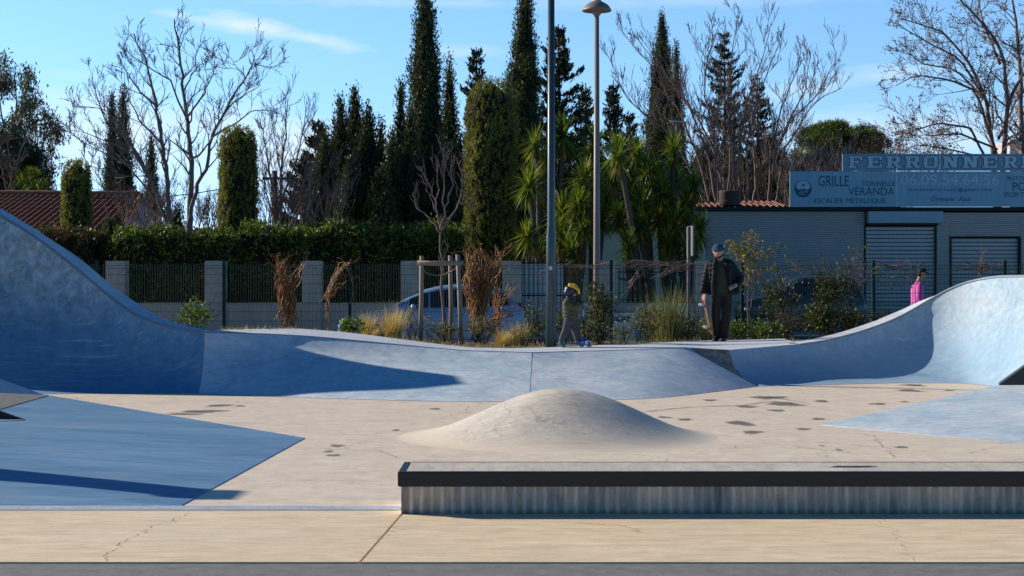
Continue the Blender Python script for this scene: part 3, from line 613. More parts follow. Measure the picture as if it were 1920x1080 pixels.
def cypress(px, top, D, r, label, m=None, kind='column', z0=0.0, dens=1.0, group=None, name='cypress_tree', lean=0.0):
    x, y, H = U(px, top, D); t = thing(name, label, 'tree', (x, y, z0), group); H -= z0; m = m or m_cyp
    ph = [random.uniform(0, 6.28) for _ in range(6)]
    if kind == 'clip':
        dh = min(.5, 1.35*r/H); prof = lambda u: (max(0, 1-max(0, (u-1+dh)/dh)**2.2))**.5*(.86+.14*min(1, u*3))*(1-.10*u)
    elif kind == 'cone': prof = lambda u: max(.02, (1-u))**.8*(1 if u > .12 else .6+.4*u/.12)
    else: prof = lambda u: max(.015, min(1, (1-u)*3.4)**.62*min(1, .55+u*2.2)*(1-.42*u))
    lum = .03 if kind == 'clip' else .24
    def rad_(u, th): return r*prof(u)*(1+lum*(math.sin(3*th+ph[0]+u*9)*math.sin(u*17+ph[1])+.6*math.sin(5*th+ph[2]-u*23)))
    def surf():
        while True:
            u = random.random()
            if random.random() < prof(u)+.08: break
        th = random.uniform(0, 2*math.pi); q = rad_(u, th)*(random.uniform(.96, 1.02) if kind == 'clip' else random.uniform(.72, 1.12))
        return (x+lean*u+q*math.cos(th), y+q*math.sin(th), z0+u*H), (math.cos(th)*.5, math.sin(th)*.5, 1.0)
    area = 2*math.pi*r*H*.7; ncl = int(area*(105 if kind == 'clip' else 42)*dens)
    sg = .03 if kind == 'clip' else .08
    lv = clumps_on(ncl, 15, surf, np.array([sg, sg, sg*(1.9 if kind == 'clip' else 2.2)]), (.075 if kind == 'clip' else .125), .028 if kind == 'clip' else .042, .35)
    ck = .93 if kind == 'clip' else .84
    cr = core_arrays(lambda u, th: (x+lean*u+rad_(u, th)*ck*math.cos(th), y+rad_(u, th)*ck*math.sin(th), z0+.25+u*(H-(.30 if kind == 'clip' else .45))))
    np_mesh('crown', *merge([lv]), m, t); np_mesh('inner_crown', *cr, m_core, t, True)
    mb = MB(); mb.tube([(x, y, z0-.1), (x, y, z0+.6), (x+lean*.5, y, z0+H*.5)], [.14, .11, .05], 7); mb.build('trunk', m_barkd, t, True)
    return t
def conifer(px, top, D, R, label, m=None, z0=0.0, gap=.5, droop=-.1, upt=.5, dens=1.0):
    x, y, H = U(px, top, D); t = thing('conifer_tree', label, 'tree', (x, y, z0)); H -= z0; m = m or m_fir
    tr = MB(); tr.tube([(x, y, z0-.1), (x+.05, y, z0+H*.5), (x, y, z0+H)], [.2, .12, .02], 7); br = MB(); Cs = []; Ds = []
    z = z0+H*.12
    while z < z0+H-.1:
        u = (z-z0)/H; L = R*(1-u)**.75*random.uniform(.75, 1.15)+.12
        for k in range(random.randint(4, 6)):
            th = random.uniform(0, 6.28); l = L*random.uniform(.55, 1.1); P = []
            for i in range(6):
                q = i/5; P.append(Vector((x+l*q*math.cos(th), y+l*q*math.sin(th), z+l*(droop*q+upt*q*q))))
            br.tube(P, [.035*(1-.8*i/5) for i in range(6)], 4, cap=False)
            nn = int(75*l*dens)
            for _ in range(nn):
                q = random.uniform(.12, 1.0)**.8; i = min(4, int(q*5)); p = P[i].lerp(P[i+1], q*5-i); w = .30*(1-.45*q)
                sd = Vector((-math.sin(th), math.cos(th), 0))*random.gauss(0, w*.5)
                Cs.append(tuple(p+sd+Vector((0, 0, random.gauss(-.02, .07))))); d = (P[5]-P[4]).normalized()*.7+sd*1.5+Vector((0, 0, random.uniform(0, .7)))
                Ds.append(tuple(d))
        z += gap*random.uniform(.55, 1.0)*(1-.4*u)
    n = len(Cs); Ds = np.array(Ds)+RS.normal(size=(n, 3))*.25
    lv = leaf_arrays(np.array(Cs), Ds, .24*RS.uniform(.6, 1.3, n), .06*RS.uniform(.7, 1.3, n))
    tr.build('trunk', m_barkd, t, True); br.build('branches', m_barkd, t, True, fix=False); np_mesh('crown', *lv, m, t); return t
def ell_surf(c, r, top_only=False, inner=.75):
    def f():
        while True:
            v = Vector((random.gauss(0, 1), random.gauss(0, 1), random.gauss(0, 1))); v.normalize()
            if top_only and v.z < -.25: continue
            break
        k = random.uniform(inner, 1.03)
        return (c[0]+v.x*r[0]*k, c[1]+v.y*r[1]*k, c[2]+v.z*r[2]*k), (v.x, v.y, v.z+.4)
    return f
# ------------------------------------------------------------------ trees on the skyline
def P_(*a): return list(a)
t = thing('bare_tree', 'large leafless grey tree with wide spreading limbs in front of the tiled house', 'tree', U(335, 445, 52))
limbs = [(P_((318, 450), (315, 353), (310, 307), (300, 240), (287, 173), (273, 110), (253, 77), (249, 62)), 1), (P_((352, 450), (358, 358), (358, 293), (352, 233), (343, 167), (340, 110), (332, 70), (326, 36)), 1.1),
 (P_((354, 420), (370, 345), (388, 310), (397, 257), (433, 187), (467, 133), (477, 110), (470, 93)), .75), (P_((397, 257), (443, 230), (473, 207), (507, 207), (527, 214)), .35), (P_((477, 120), (500, 125), (517, 126)), .2),
 (P_((322, 440), (277, 323), (240, 263), (200, 230), (177, 167), (172, 143)), .6), (P_((290, 345), (247, 267), (200, 205), (167, 200), (137, 200)), .4), (P_((300, 380), (253, 287), (187, 260), (150, 245), (132, 226)), .4), (P_((310, 400), (240, 310), (180, 280), (145, 262), (131, 245)), .4),
 (P_((305, 270), (260, 225), (237, 170), (232, 160)), .4), (P_((295, 200), (260, 170), (235, 130), (224, 118)), .4), (P_((352, 233), (320, 150), (285, 130), (240, 100), (236, 80)), .4), (P_((350, 220), (380, 180), (400, 140), (404, 115)), .4), (P_((345, 170), (365, 130), (370, 85)), .3), (P_((410, 230), (440, 190), (470, 170), (488, 158)), .35), (P_((460, 145), (440, 120), (434, 110)), .2), (P_((358, 300), (380, 285), (400, 255), (420, 240)), .4), (P_((325, 420), (270, 380), (200, 360), (152, 285)), .35), (P_((315, 400), (280, 330), (225, 330), (165, 310)), .3)]
guided_tree(t, limbs, 52, m_bark, r0=.10, lev=2, per=2.1, L0=1.25, spread=.75, up=.35, minr=.008, depth=1.6, kids=(2, 4))
t = thing('bare_tree', 'thin pale leafless tree left of the dark conifer mass', 'tree', U(530, 430, 54))
guided_tree(t, [(P_((528, 440), (526, 330), (535, 260), (540, 185)), .5), (P_((526, 400), (505, 320), (492, 240)), .4), (P_((528, 380), (560, 290), (575, 200)), .35), (P_((527, 330), (515, 250), (508, 215)), .25), (P_((545, 440), (580, 340), (600, 270)), .3), (P_((560, 440), (610, 360), (632, 300)), .3), (P_((520, 440), (495, 350), (488, 300)), .3), (P_((540, 440), (560, 380), (600, 330)), .3)], 54, m_bark, r0=.12, lev=2, per=2.2, L0=1.3, spread=.6, up=.5, minr=.007, depth=.8)
t = thing('bare_tree', 'dense leafless many-stemmed tree behind the workshop roof, left of the umbrella pine', 'tree', U(1390, 390, 73))
limbs = []
for x0, pts in ((1350, [(1345, 300), (1310, 220), (1250, 150), (1190, 90), (1160, 50)]), (1350, [(1330, 300), (1290, 190), (1230, 120), (1185, 60)]), (1360, [(1370, 280), (1365, 180), (1372, 100), (1385, 22)]), (1345, [(1340, 270), (1320, 180), (1325, 110), (1345, 55)]), (1390, [(1385, 280), (1400, 190), (1430, 110), (1447, 40)]), (1405, [(1400, 270), (1420, 200), (1440, 130), (1460, 85)]), (1440, [(1450, 300), (1480, 230), (1530, 180), (1570, 110), (1568, 95)]), (1440, [(1445, 280), (1470, 190), (1500, 120), (1500, 90)]), (1450, [(1470, 280), (1520, 200), (1545, 180), (1578, 165)]), (1335, [(1300, 330), (1260, 250), (1215, 220), (1170, 180), (1145, 110)]), (1340, [(1310, 300), (1270, 200), (1240, 170), (1205, 150)]), (1405, [(1425, 320), (1470, 250), (1510, 170), (1520, 95)]), (1360, [(1350, 320), (1300, 270), (1230, 240), (1195, 190)]), (1380, [(1375, 250), (1350, 150), (1310, 90), (1300, 70)]), (1420, [(1415, 300), (1410, 220), (1412, 150), (1405, 110)])):
    limbs.append(([(x0, 415)]+pts, .62))
guided_tree(t, limbs, 73, m_barkr, r0=.105, lev=2, per=1.7, L0=1.7, spread=.55, up=.5, minr=.010, depth=2.5, kids=(2, 4), start=.3)
tips = []
t = thing('bare_tree', 'large brown leafless tree with dry seed clusters above the sign at the right edge', 'tree', U(1880, 390, 80))
guided_tree(t, [(P_((1868, 400), (1862, 280), (1850, 190), (1820, 120), (1770, 60), (1690, 35)), .9), (P_((1868, 290), (1830, 170), (1780, 150), (1720, 140), (1680, 160)), .6), (P_((1872, 400), (1890, 200), (1880, 100), (1850, 50), (1800, 0), (1770, -40)), 1), (P_((1920, 400), (1915, 150), (1905, 40), (1890, -40)), 1.2), (P_((1866, 330), (1820, 240), (1760, 230), (1700, 250), (1665, 255)), .5), (P_((1870, 280), (1800, 250), (1740, 255), (1690, 225)), .4), (P_((1855, 200), (1800, 110), (1740, 80), (1670, 40)), .5), (P_((1890, 190), (1930, 120), (1960, 60)), .6), (P_((1850, 190), (1790, 130), (1730, 120), (1690, 90)), .4), (P_((1875, 120), (1840, 30), (1830, -40)), .5), (P_((1866, 300), (1780, 280), (1720, 270), (1690, 285)), .35), (P_((1872, 260), (1910, 180), (1940, 140)), .5), (P_((1880, 320), (1960, 250), (2000, 180)), .6)], 80, m_barkr, r0=.16, lev=2, per=1.5, L0=2.2, spread=.7, up=.12, minr=.010, depth=2.5, kids=(3, 4), tips=tips, start=.2)
ti = np.array([tuple(p) for p, d in tips]); sel = ti[RS.rand(len(ti)) < .5]; Cs = np.repeat(sel, 5, 0)+RS.normal(size=(len(sel)*5, 3))*.07
np_mesh('seed_clusters', *leaf_arrays(Cs, RS.normal(size=(len(Cs), 3)), .14, .06), m_rust, t)
# conifers and cypresses
cypress(214, 172, 66, .62, 'dark slim cypress, left one of the pair behind the tiled roof', kind='cone', lean=-.1)
cypress(231, 165, 67, .80, 'dark slim cypress, right one of the pair behind the tiled roof', kind='cone')
cypress(284, 250, 68, .6, 'short dark pointed cypress behind the large leafless tree', kind='cone')
cypress(798, -60, 56, .66, 'very tall dark cypress column left of the big clipped cypress', m_cypm, dens=1.2)
cypress(843, 104, 57, .42, 'thin pointed cypress spire right of the very tall cypress', m_cypm)
cypress(984, -45, 57, .68, 'very tall dark cypress column between the clipped cypress and the petrol blue pole', m_cypm, dens=1.2)
cypress(955, 130, 60, .55, 'small dark cypress tip peeping above the clipped cypress', m_cyp)
cypress(1242, 28, 82, 1.9, 'tall dark cypress wrapped in leafless branches right of the street lamp', m_cyp, kind='cone', dens=.7)
cypress(1268, 80, 80, .9, 'narrow dark cypress tucked against the tall one behind leafless branches', m_cyp, kind='cone', dens=.7)
for px, top, D, r, lab in ((752, 160, 55, .75, 'dark ragged cypress just left of the very tall column'), (770, 195, 54, .9, 'dark cypress leaning against the foot of the very tall column'), (665, 168, 56, 1.25, 'dark ragged cypress forming the peak of the left conifer mass'), (638, 190, 55, 1.2, 'dark cypress left of the peak of the conifer mass'), (690, 200, 54, 1.2, 'broad dark cypress right of the peak of the conifer mass'), (714, 222, 55, .7, 'small dark cypress tip in the dip of the conifer mass'), (735, 245, 53, .9, 'low dark cypress in front of the conifer mass dip'), (610, 250, 54, 1.2, 'dark cypress low on the left flank of the conifer mass'), (660, 290, 52.5, 1.4, 'low bushy cypress at the front of the conifer mass'), (715, 320, 52, 1.3, 'low bushy cypress behind the middle of the hedge'), (820, 200, 58, .7, 'dark cypress filling between the very tall column and the spire'), (862, 250, 55, .9, 'dark cypress behind the left shoulder of the big clipped cypress'), (782, 290, 53, 1.0, 'low dark cypress behind the staked sapling'), (840, 300, 53, .9, 'low dark cypress left of the big clipped cypress')):
    cypress(px, top, D, r, lab, m_cyp if random.random() < .6 else m_cypm, kind='cone', dens=.85)
conifer(597, 222, 57, 1.9, 'dark open conifer with upturned twigs at the left end of the conifer mass', gap=.42)
conifer(565, 290, 56, 1.8, 'low brownish conifer at the far left of the conifer mass', gap=.42)
conifer(893, 88, 60, 1.5, 'dark fir with a tufted top behind the big clipped cypress', gap=.5)
conifer(1047, 45, 60, 2.5, 'broad dark fir with open upturned branches behind the two lamp poles', gap=.5, dens=1.1)
conifer(1098, 155, 62, 1.3, 'small dark fir between the two lamp poles', gap=.5)
conifer(1150, 150, 64, 1.3, 'small dark fir just right of the taupe street lamp', gap=.5)
conifer(1180, 215, 63, 1.5, 'low dark fir behind the yuccas right of the street lamp', gap=.5)
conifer(1358, 55, 84, 3.6, 'dark conifer with a ragged tip behind the many-stemmed leafless tree', m_fir, gap=.55, dens=.8)
conifer(1420, 140, 85, 3.0, 'reddish dark conifer right of the ragged one behind leafless stems', m_fir, gap=.6, dens=.7)
# clipped cypresses in the garden
cypress(920, 148, 47.5, .80, 'huge clipped cypress with rounded top towering over the hedge, the biggest of the four', m_trim, 'clip')
cypress(446, 234, 47.8, .60, 'tall clipped cypress with rounded top beside the large leafless tree', m_trim, 'clip')
cypress(144, 299, 47.6, .455, 'clipped cypress with rounded top in front of the tiled roof', m_trim, 'clip')
cypress(207, 411, 46.6, .315, 'small dark clipped cypress column behind the first wall pillar', m_cypm, 'clip', dens=1.3)
# left: eucalyptus, dark pine, palm
t = thing('eucalyptus_tree', 'airy grey green eucalyptus at the far left with gaps of sky', 'tree', U(55, 430, 74)); tips = []
guided_tree(t, [(P_((48, 440), (40, 300), (32, 200), (28, 140)), .6), (P_((45, 400), (80, 290), (85, 200)), .5), (P_((45, 350), (10, 250), (-10, 130)), .5), (P_((60, 430), (95, 330), (100, 250)), .4), (P_((36, 250), (50, 180), (48, 150)), .3), (P_((70, 330), (70, 250), (65, 210)), .3)], 74, m_bark, r0=.16, lev=2, per=1.2, L0=1.3, spread=.7, up=.2, minr=.012, tips=tips, depth=2)
ti = np.array([tuple(p) for p, d in tips]); Cs = np.repeat(ti, 13, 0)+RS.normal(size=(len(ti)*13, 3))*np.array([.17, .17, .2]); dv = RS.normal(size=(len(Cs), 3))*.6+np.array([0, 0, -1.0])
np_mesh('crown', *leaf_arrays(Cs, dv, .26*RS.uniform(.6, 1.2, len(Cs)), .06), m_euc, t)
t = thing('pine_tree', 'dark rounded pine at the far left edge above the tiled roof', 'tree', U(20, 430, 70)); lv = []
for px, py, rx, rz in ((15, 290, 1.5, 1.3), (50, 320, 1.0, 1.0), (-30, 310, 1.5, 1.5), (25, 350, 1.5, 1.0), (70, 350, .7, .7)):
    c = U(px, py, 70+random.uniform(-.6, .6)); lv.append(clumps_on(int(150*rx), 16, ell_surf(c, (rx, rx, rz)), .14, .24, .05, .8)); lv.append(core_arrays(lambda u, th: (c[0]+rx*.75*math.sin(math.pi*u)*math.cos(th), c[1]+rx*.75*math.sin(math.pi*u)*math.sin(th), c[2]-rz*.75*math.cos(math.pi*u)), 8, 10))
np_mesh('crown', *merge(lv), m_fir, t); mb = MB(); mb.tube([U(18, 445, 70), U(18, 340, 70)], [.25, .16], 8); mb.build('trunk', m_barkd, t, True)
t = thing('bare_tree', 'spindly leafless bush in front of the dark pine at the left edge', 'tree', U(18, 400, 66))
guided_tree(t, [(P_((20, 400), (22, 330), (15, 270), (0, 250)), .4), (P_((20, 400), (30, 310), (45, 260), (55, 250)), .3), (P_((20, 390), (5, 320), (-10, 280)), .3)], 66, m_barkr, r0=.105, lev=2, per=1.6, L0=1.1, minr=.01, depth=.6)
def palm(px, py, D, label, n=26, L=1.0):
    c = np.array(U(px, py, D)); t = thing('fan_palm', label, 'palm', tuple(c)); th = RS.uniform(0, 6.28, n); e = RS.uniform(-.2, 1.3, n); parts = []
    for a, b in zip(th, e):
        d = np.array([math.cos(a)*math.cos(b), math.sin(a)*math.cos(b), math.sin(b)]); p = c+d*L*.55
        dd = d+RS.normal(size=(14, 3))*.45; parts.append(blade_arrays(np.repeat(p[None], 14, 0), dd, L*.55, .05, .2))
        parts.append(blade_arrays(c[None], d[None], L*.56, .03, 0.0))
    np_mesh('fronds', *merge(parts), m_yuc, t); mb = MB(); mb.tube([tuple(c-np.array([0, 0, 3.2])), tuple(c)], [.16, .14], 8); mb.build('trunk', m_barkd, t, True)
palm(60, 352, 66, 'green fan palm top peeping over the left end of the tiled roof')
# umbrella pine
t = thing('umbrella_pine', 'umbrella pine with a domed green crown above the workshop roof', 'tree', U(1572, 400, 88)); lv = []; lobes = []
for i in range(30):
    a = random.uniform(-1, 1); b = random.uniform(-1, 1)
    if a*a+b*b > 1: continue
    h = math.sqrt(max(0, 1-a*a*.85-b*b*.85)); lobes.append((a*2.5, b*2.0, h*1.55, random.uniform(.55, .8)))
for (a, b, h, q) in lobes+[(-2.1, 0, .1, .6), (2.1, 0, .05, .6), (-1.2, -1.4, .7, .7), (.2, -1.7, .9, .75), (1.4, -1.3, .6, .7), (0, -.5, 1.55, .7), (-1.0, -.4, 1.35, .7), (1.0, -.4, 1.3, .7)]:
    c = U(1572, 292, 88); c = (c[0]+a, c[1]+b, c[2]+h-.2); lv.append(clumps_on(55, 17, ell_surf(c, (q, q, q*.7), True), .10, .22, .035, .5))
c = U(1572, 290, 88); lv.append(core_arrays(lambda u, th: (c[0]+2.5*math.sin(math.pi*u)*math.cos(th), c[1]+2.0*math.sin(math.pi*u)*math.sin(th), c[2]-.1-(1.1 if u > .5 else .5)*math.cos(math.pi*u)), 10, 16))
np_mesh('crown', *merge(lv), m_pine, t); mb = MB(); mb.tube([U(1572, 450, 88), U(1570, 300, 88)], [.3, .2], 8); mb.build('trunk', m_barkd, t, True)
# brown winter scrub behind the roof
def scrub(name, label, cat, x0, x1, base, top, D, n, m, lev=1, minr=.008, L0=.9, r=.03, leaf=None, nleaf=0, lean=.25, dep=1.2):
    t = thing(name, label, cat, U((x0+x1)/2, base, D)); mb = MB(); tips = []
    for i in range(n):
        px = random.uniform(x0, x1); p = Vector(U(px, base, D+random.uniform(-dep, dep))); h = (base-top)*D/F*random.uniform(.55, 1.05)
        d = Vector((random.gauss(0, lean), random.gauss(0, lean), 1)).normalized(); twig(mb, p, d, h, r*random.uniform(.6, 1.2), lev, .6, .3, .12, (3, 6), minr, tips, 5, (.3, .55))
    mb.build('stems', m, t, True, fix=False)
    if leaf is not None and tips:
        ti = np.array([tuple(p) for p, d in tips]); Cs = np.repeat(ti, nleaf, 0)+RS.normal(size=(len(ti)*nleaf, 3))*L0*.12
        np_mesh('leaves', *leaf_arrays(Cs, RS.normal(size=(len(Cs), 3))+np.array([0, 0, .3]), L0*.13, L0*.06), leaf, t)
    return t
scrub('winter_shrub', 'reddish leafless thicket behind the workshop roof in front of the umbrella pine', 'shrub', 1470, 1600, 395, 270, 74, 40, m_barkr, 1, .010, r=.035)
scrub('winter_shrub', 'rusty leaved shrub above the upper sign at the right of the umbrella pine', 'shrub', 1610, 1790, 330, 268, 82, 60, m_barkr, 1, .008, r=.02, leaf=m_rust, nleaf=5, L0=1.2)
scrub('winter_shrub', 'leafless brownish scrub behind the hedge left of the conifer mass', 'shrub', 490, 640, 445, 330, 50.5, 46, m_barkr, 2, .007, r=.02)
scrub('winter_shrub', 'grey leafless brush beyond the hedge right of the large leafless tree', 'shrub', 360, 412, 440, 365, 58, 26, m_bark, 2, .007, r=.02)
scrub('winter_shrub', 'tangled leafless brush on the ridge of the tiled roof house', 'shrub', 220, 320, 440, 345, 55, 30, m_barkr, 2, .008, r=.03, lean=.5)
scrub('winter_shrub', 'dense dark leafless stems behind the rusty pot on the workshop roof', 'shrub', 1310, 1480, 420, 250, 76, 46, m_barkd, 1, .012, r=.05)
scrub('winter_shrub', 'brown leafless thicket just left of the upper sign board', 'shrub', 1475, 1600, 400, 300, 71, 50, m_barkr, 2, .010, r=.03)
# dark backing wood far behind
for px, top, D, r, lab in ((1330, 260, 92, 3.2, 'dark evergreen behind the leafless stems left of the workshop sign'), (1440, 250, 94, 3.4, 'dark evergreen behind the leafless stems next to the workshop sign'), (1120, 265, 66, 2.0, 'dark evergreen filling behind the yucca heads'), (1190, 290, 66, 2.0, 'dark low evergreen behind the middle yucca heads'), (1045, 260, 64, 1.9, 'dark evergreen behind the left yucca heads'), (1255, 300, 70, 2.0, 'dark low evergreen behind the right yucca heads'), (330, 385, 70, 1.6, 'low dark evergreen behind the large leafless tree trunks'), (1510, 290, 95, 3.0, 'dark evergreen under the left side of the umbrella pine'), (1560, 283, 97, 3.4, 'dark evergreen straight under the middle of the umbrella pine'), (1640, 300, 97, 2.6, 'dark evergreen under the right side of the umbrella pine')):
    cypress(px, top, D, r, lab, m_cyp, kind='column' if r > 2.5 else 'cone', dens=.55, name='evergreen_tree')
# hedge
def hedge(x0, x1, top, D, label, m, zb=.9, dpt=1.3, n=2300, topm=None):
    a, b = U(x0, top, D), U(x1, top, D); t = thing('hedge', label, 'hedge', ((a[0]+b[0])/2, D, 0)); zt = a[2]
    def top_h(x): return zt+.07*math.sin(x*2.3)+.05*math.sin(x*5.1+1)
    def s1():
        x = random.uniform(a[0], b[0]); z = zb+(top_h(x)-zb)*random.random()**.8; return (x, D+random.uniform(-.04, .16)+.09*math.sin(x*3+z*4), z), (0, -.8, .4)
    def s2():
        x = random.uniform(a[0], b[0]); return (x, D+random.uniform(0, dpt), top_h(x)+random.uniform(-.1, .10)), (0, -.2, 1)
    w = b[0]-a[0]
    lv = [clumps_on(int(w*70), 16, s1, .10, .12, .055, .7), clumps_on(int(w*60), 14, s2, .10, .13, .055, .6)]
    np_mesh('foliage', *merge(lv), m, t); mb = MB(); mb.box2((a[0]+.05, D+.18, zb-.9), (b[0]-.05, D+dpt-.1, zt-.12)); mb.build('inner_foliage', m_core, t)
hedge(52, 176, 441, 45.6, 'short brownish clipped hedge at the left beside the quarter pipe', m_hedgeb)
hedge(211, 432, 439, 45.2, 'clipped glossy green hedge behind the left wall pillars', m_hedge)
hedge(455, 872, 433, 45.6, 'long dark green clipped hedge behind the parked pale blue car', m_hedge)
# ------------------------------------------------------------------ garden wall, gate, wire fence
WD = 42.8; zt_wall = EYE-28*WD/F
t = thing('garden_wall', 'grey rendered garden wall with square pillars and dark iron railings', 'wall', U(600, 640, WD))
PX = [217, 403, 585, 770, 960, 1138, 1322]
xl = U(150, 0, WD)[0]; xr = U(1345, 0, WD)[0]
mb = MB(); mb.box2((xl, WD+.03, 0), (U(958, 0, WD)[0], WD+.25, zt_wall)); mb.build('low_wall', m_render, t)
mb = MB(); mb.box2((U(1062, 0, WD)[0], WD+.03, 0), (xr, WD+.25, zt_wall)); mb.build('low_wall', m_render, t)
for p in PX:
    x = U(p, 0, WD)[0]; mb = MB(); mb.box2((x-.262, WD-.06, 0), (x+.262, WD+.40, EYE+51*WD/F)); mb.build('pillar', m_render, t, bevel=.012)
for a, b in list(zip([140]+PX[:3], PX[:4]))+[(770, 960), (1138, 1322)]:
    xa, xb = U(a, 0, WD)[0]+.28, U(b, 0, WD)[0]-.28; mb = MB(); k = int((xb-xa)/.115)
    for i in range(k): mb.tube([(xa+(i+.5)*(xb-xa)/k, WD+.14, zt_wall), (xa+(i+.5)*(xb-xa)/k, WD+.14, EYE+44*WD/F)], .009, 4)
    for z in (zt_wall+.08, EYE+30*WD/F): mb.tube([(xa, WD+.14, z), (xb, WD+.14, z)], .014, 4)
    mb.build('railing', m_iron, t)
t = thing('metal_gate', 'pale blue painted metal gate between two wall pillars behind the petrol blue pole', 'gate', U(1008, 640, WD))
mb = MB(); xa, xb = U(979, 0, WD)[0], U(1056, 0, WD)[0]; zg = EYE+47*WD/F
for i in range(14):
    w = (xb-xa)/14; mb.box2((xa+i*w+.004, WD+.10, .1), (xa+(i+1)*w-.004, WD+.125+.01*(i % 2), zg))
mb.build('panel', m_gate, t); mb = MB()
for i in range(9): x = xa+(i+.5)*(xb-xa)/9; mb.tube([(x, WD+.06, .1), (x, WD+.06, zg+.1)], .011, 4)
for z in (.4, 1.3, zg): mb.tube([(xa, WD+.06, z), (xb, WD+.06, z)], .018, 5)
mb.build('bars', m_iron, t)
t = thing('wire_fence', 'green welded wire fence with slim posts behind the planting bed', 'fence', (0, FD, .45))
fx = [U(p, 0, FD)[0] for p in (-60, 181, 420, 656, 900, 1146, 1392, 1638, 1884, 2130)]
for i, x in enumerate(fx):
    mb = MB(); mb.box2((x-.03, FD-.025, .2), (x+.03, FD+.025, 2.04)); mb.build('post', m_green, t)
    if i == len(fx)-1: break
    x1 = fx[i+1]; mb = MB(); k = 48
    def wire(a, b, r=.0032): mb.tube([a, b], r, 4, cap=False)
    for j in range(1, k):
        xx = x+.03+(x1-x-.06)*j/k; wire((xx, FD, .47), (xx, FD, 1.97))
    for z in (.5, .68, .86, 1.04, 1.19, 1.22, 1.4, 1.58, 1.76, 1.88, 1.93): wire((x, FD-.004, z), (x1, FD-.004, z), .0036)
    mb.build('wire_panel', m_green, t, fix=False)
# small grey cabinet with tag by the wall
t = thing('utility_cabinet', 'light grey utility cabinet with black scribbled tag at the wall', 'cabinet', U(1168, 640, 41.5))
a, b = U(1146, 588, 41.5), U(1191, 632, 41.5); mb = MB(); mb.box2((a[0], 41.5, -.05), (b[0], 41.9, a[2])); mb.build('case', m_gate, t, bevel=.015)
mb = MB()
def scr(pts): mb.tube([(p[0], 41.49, p[2]) for p in [U(x, y, 41.49) for x, y in pts]], .012, 5)
scr([(1150, 592), (1150, 604)]); scr([(1150, 598), (1156, 596), (1156, 604)])
for cx_, r_ in ((1163, 5.5), (1175, 4.5)): scr([(cx_+r_*math.cos(q*.45), 598+r_*math.sin(q*.45)) for q in range(16)])
scr([(1180, 592), (1181, 604)]); scr([(1156, 601), (1184, 597)]); mb.build('scribble', m_dark, t)
# ------------------------------------------------------------------ street furniture
x, y, z = U(1033.5, 651, 26.0); z = bed_z(x, y)+.06; t = thing('lamp_post', 'tall petrol blue steel pole rising out of the frame beside the child', 'lamp post', (x, y, z))
mb = MB(); mb.tube([(x, y, z-.2), (x, y, z+1.75), (x, y, z+1.95), (x, y, 7.2)], [.088, .080, .062, .052], 20); mb.build('pole', m_polec, t, True)
mb = MB(); mb.box((x-.01, y-.083, EYE+37*26/F), (.05, .012, .055)); mb.build('sticker', m_lampw, t)
mb = MB(); mb.tube([(x, y, 7.2), (x, y, 7.3)], [.06, .06], 16); mb.build('cap', m_polec, t)
x, y, _ = U(1119, 600, 33.5); t = thing('street_lamp', 'taupe street lamp with a shallow dome shade', 'street lamp', (x, y, 0)); zl = EYE+515*33.5/F
mb = MB(); mb.tube([(x, y, -.1), (x, y, 1.0), (x, y, 2.6), (x, y, zl)], [.085, .082, .07, .048], 18); mb.build('pole', m_polet, t, True)
mb = MB(); mb.lathe((x, y, zl), [(.05, -.06), (.085, -.02), (.095, .03), (.14, .05), (.305, .045), (.31, .06), (.30, .085), (.24, .17), (.15, .225), (.085, .25), (.02, .255)]); mb.build('lamp_shade', m_polet, t, True)
mb = MB(); mb.lathe((x, y, zl+.25), [(.10, 0), (.085, .035), (.05, .06), (.005, .07)]); mb.build('cap', m_lampw, t, True)
x, y, _ = U(1291, 640, 33); t = thing('traffic_sign', 'grey sign post with its plate seen edge-on left of the man', 'sign', (x, y, 0))
mb = MB(); mb.tube([(x, y, -.1), (x, y, EYE+115*33/F)], .035, 10); mb.build('post', m_signback, t, True)
mb = MB(); mb.box((x+.045, y, EYE+88*33/F), (.03, .55, .62), rz=rad(9)); mb.build('plate', m_signback, t, bevel=.01)
x, y, _ = U(515, 430, 62); t = thing('utility_pole', 'brown wooden utility pole beyond the thin pale tree', 'pole', (x, y, 0)); mb = MB(); mb.tube([(x, y, 0), (x, y, EYE+220*62/F)], [.14, .1], 8); mb.build('pole', m_barkd, t, True)
mb = MB(); mb.box((x, y-.1, EYE+205*62/F), (.9, .1, .1)); mb.build('crossarm', m_barkd, t)
mb = MB(); a, b = Vector((x, y-.1, EYE+207*62/F)), Vector(U(180, 372, 60)); pts = [a.lerp(b, i/12)+Vector((0, 0, -.25*math.sin(math.pi*i/12))) for i in range(13)]; mb.tube(pts, .018, 4, cap=False)
tag(mb.build('power_cable', m_dark, None), 'thin black power cable sagging from the wooden pole towards the tiled roof', 'cable')
x, y, _ = U(1270, 300, 64); t = thing('tv_antenna', 'white roof antenna crossbar on a mast above the yuccas', 'antenna', (x, y, 0)); mb = MB(); mb.tube([(x, y, 4.4), (x, y, EYE+312*64/F)], .07, 8); mb.build('mast', m_bark, t)
mb = MB(); mb.tube([(x-.3, y, EYE+313*64/F), (x+.32, y, EYE+311*64/F)], .035, 6)
for i in range(6): mb.tube([(x-.28+i*.11, y-.15, EYE+312*64/F), (x-.28+i*.11, y+.15, EYE+312*64/F)], .012, 4)
mb.build('crossbar', m_lampw, t)
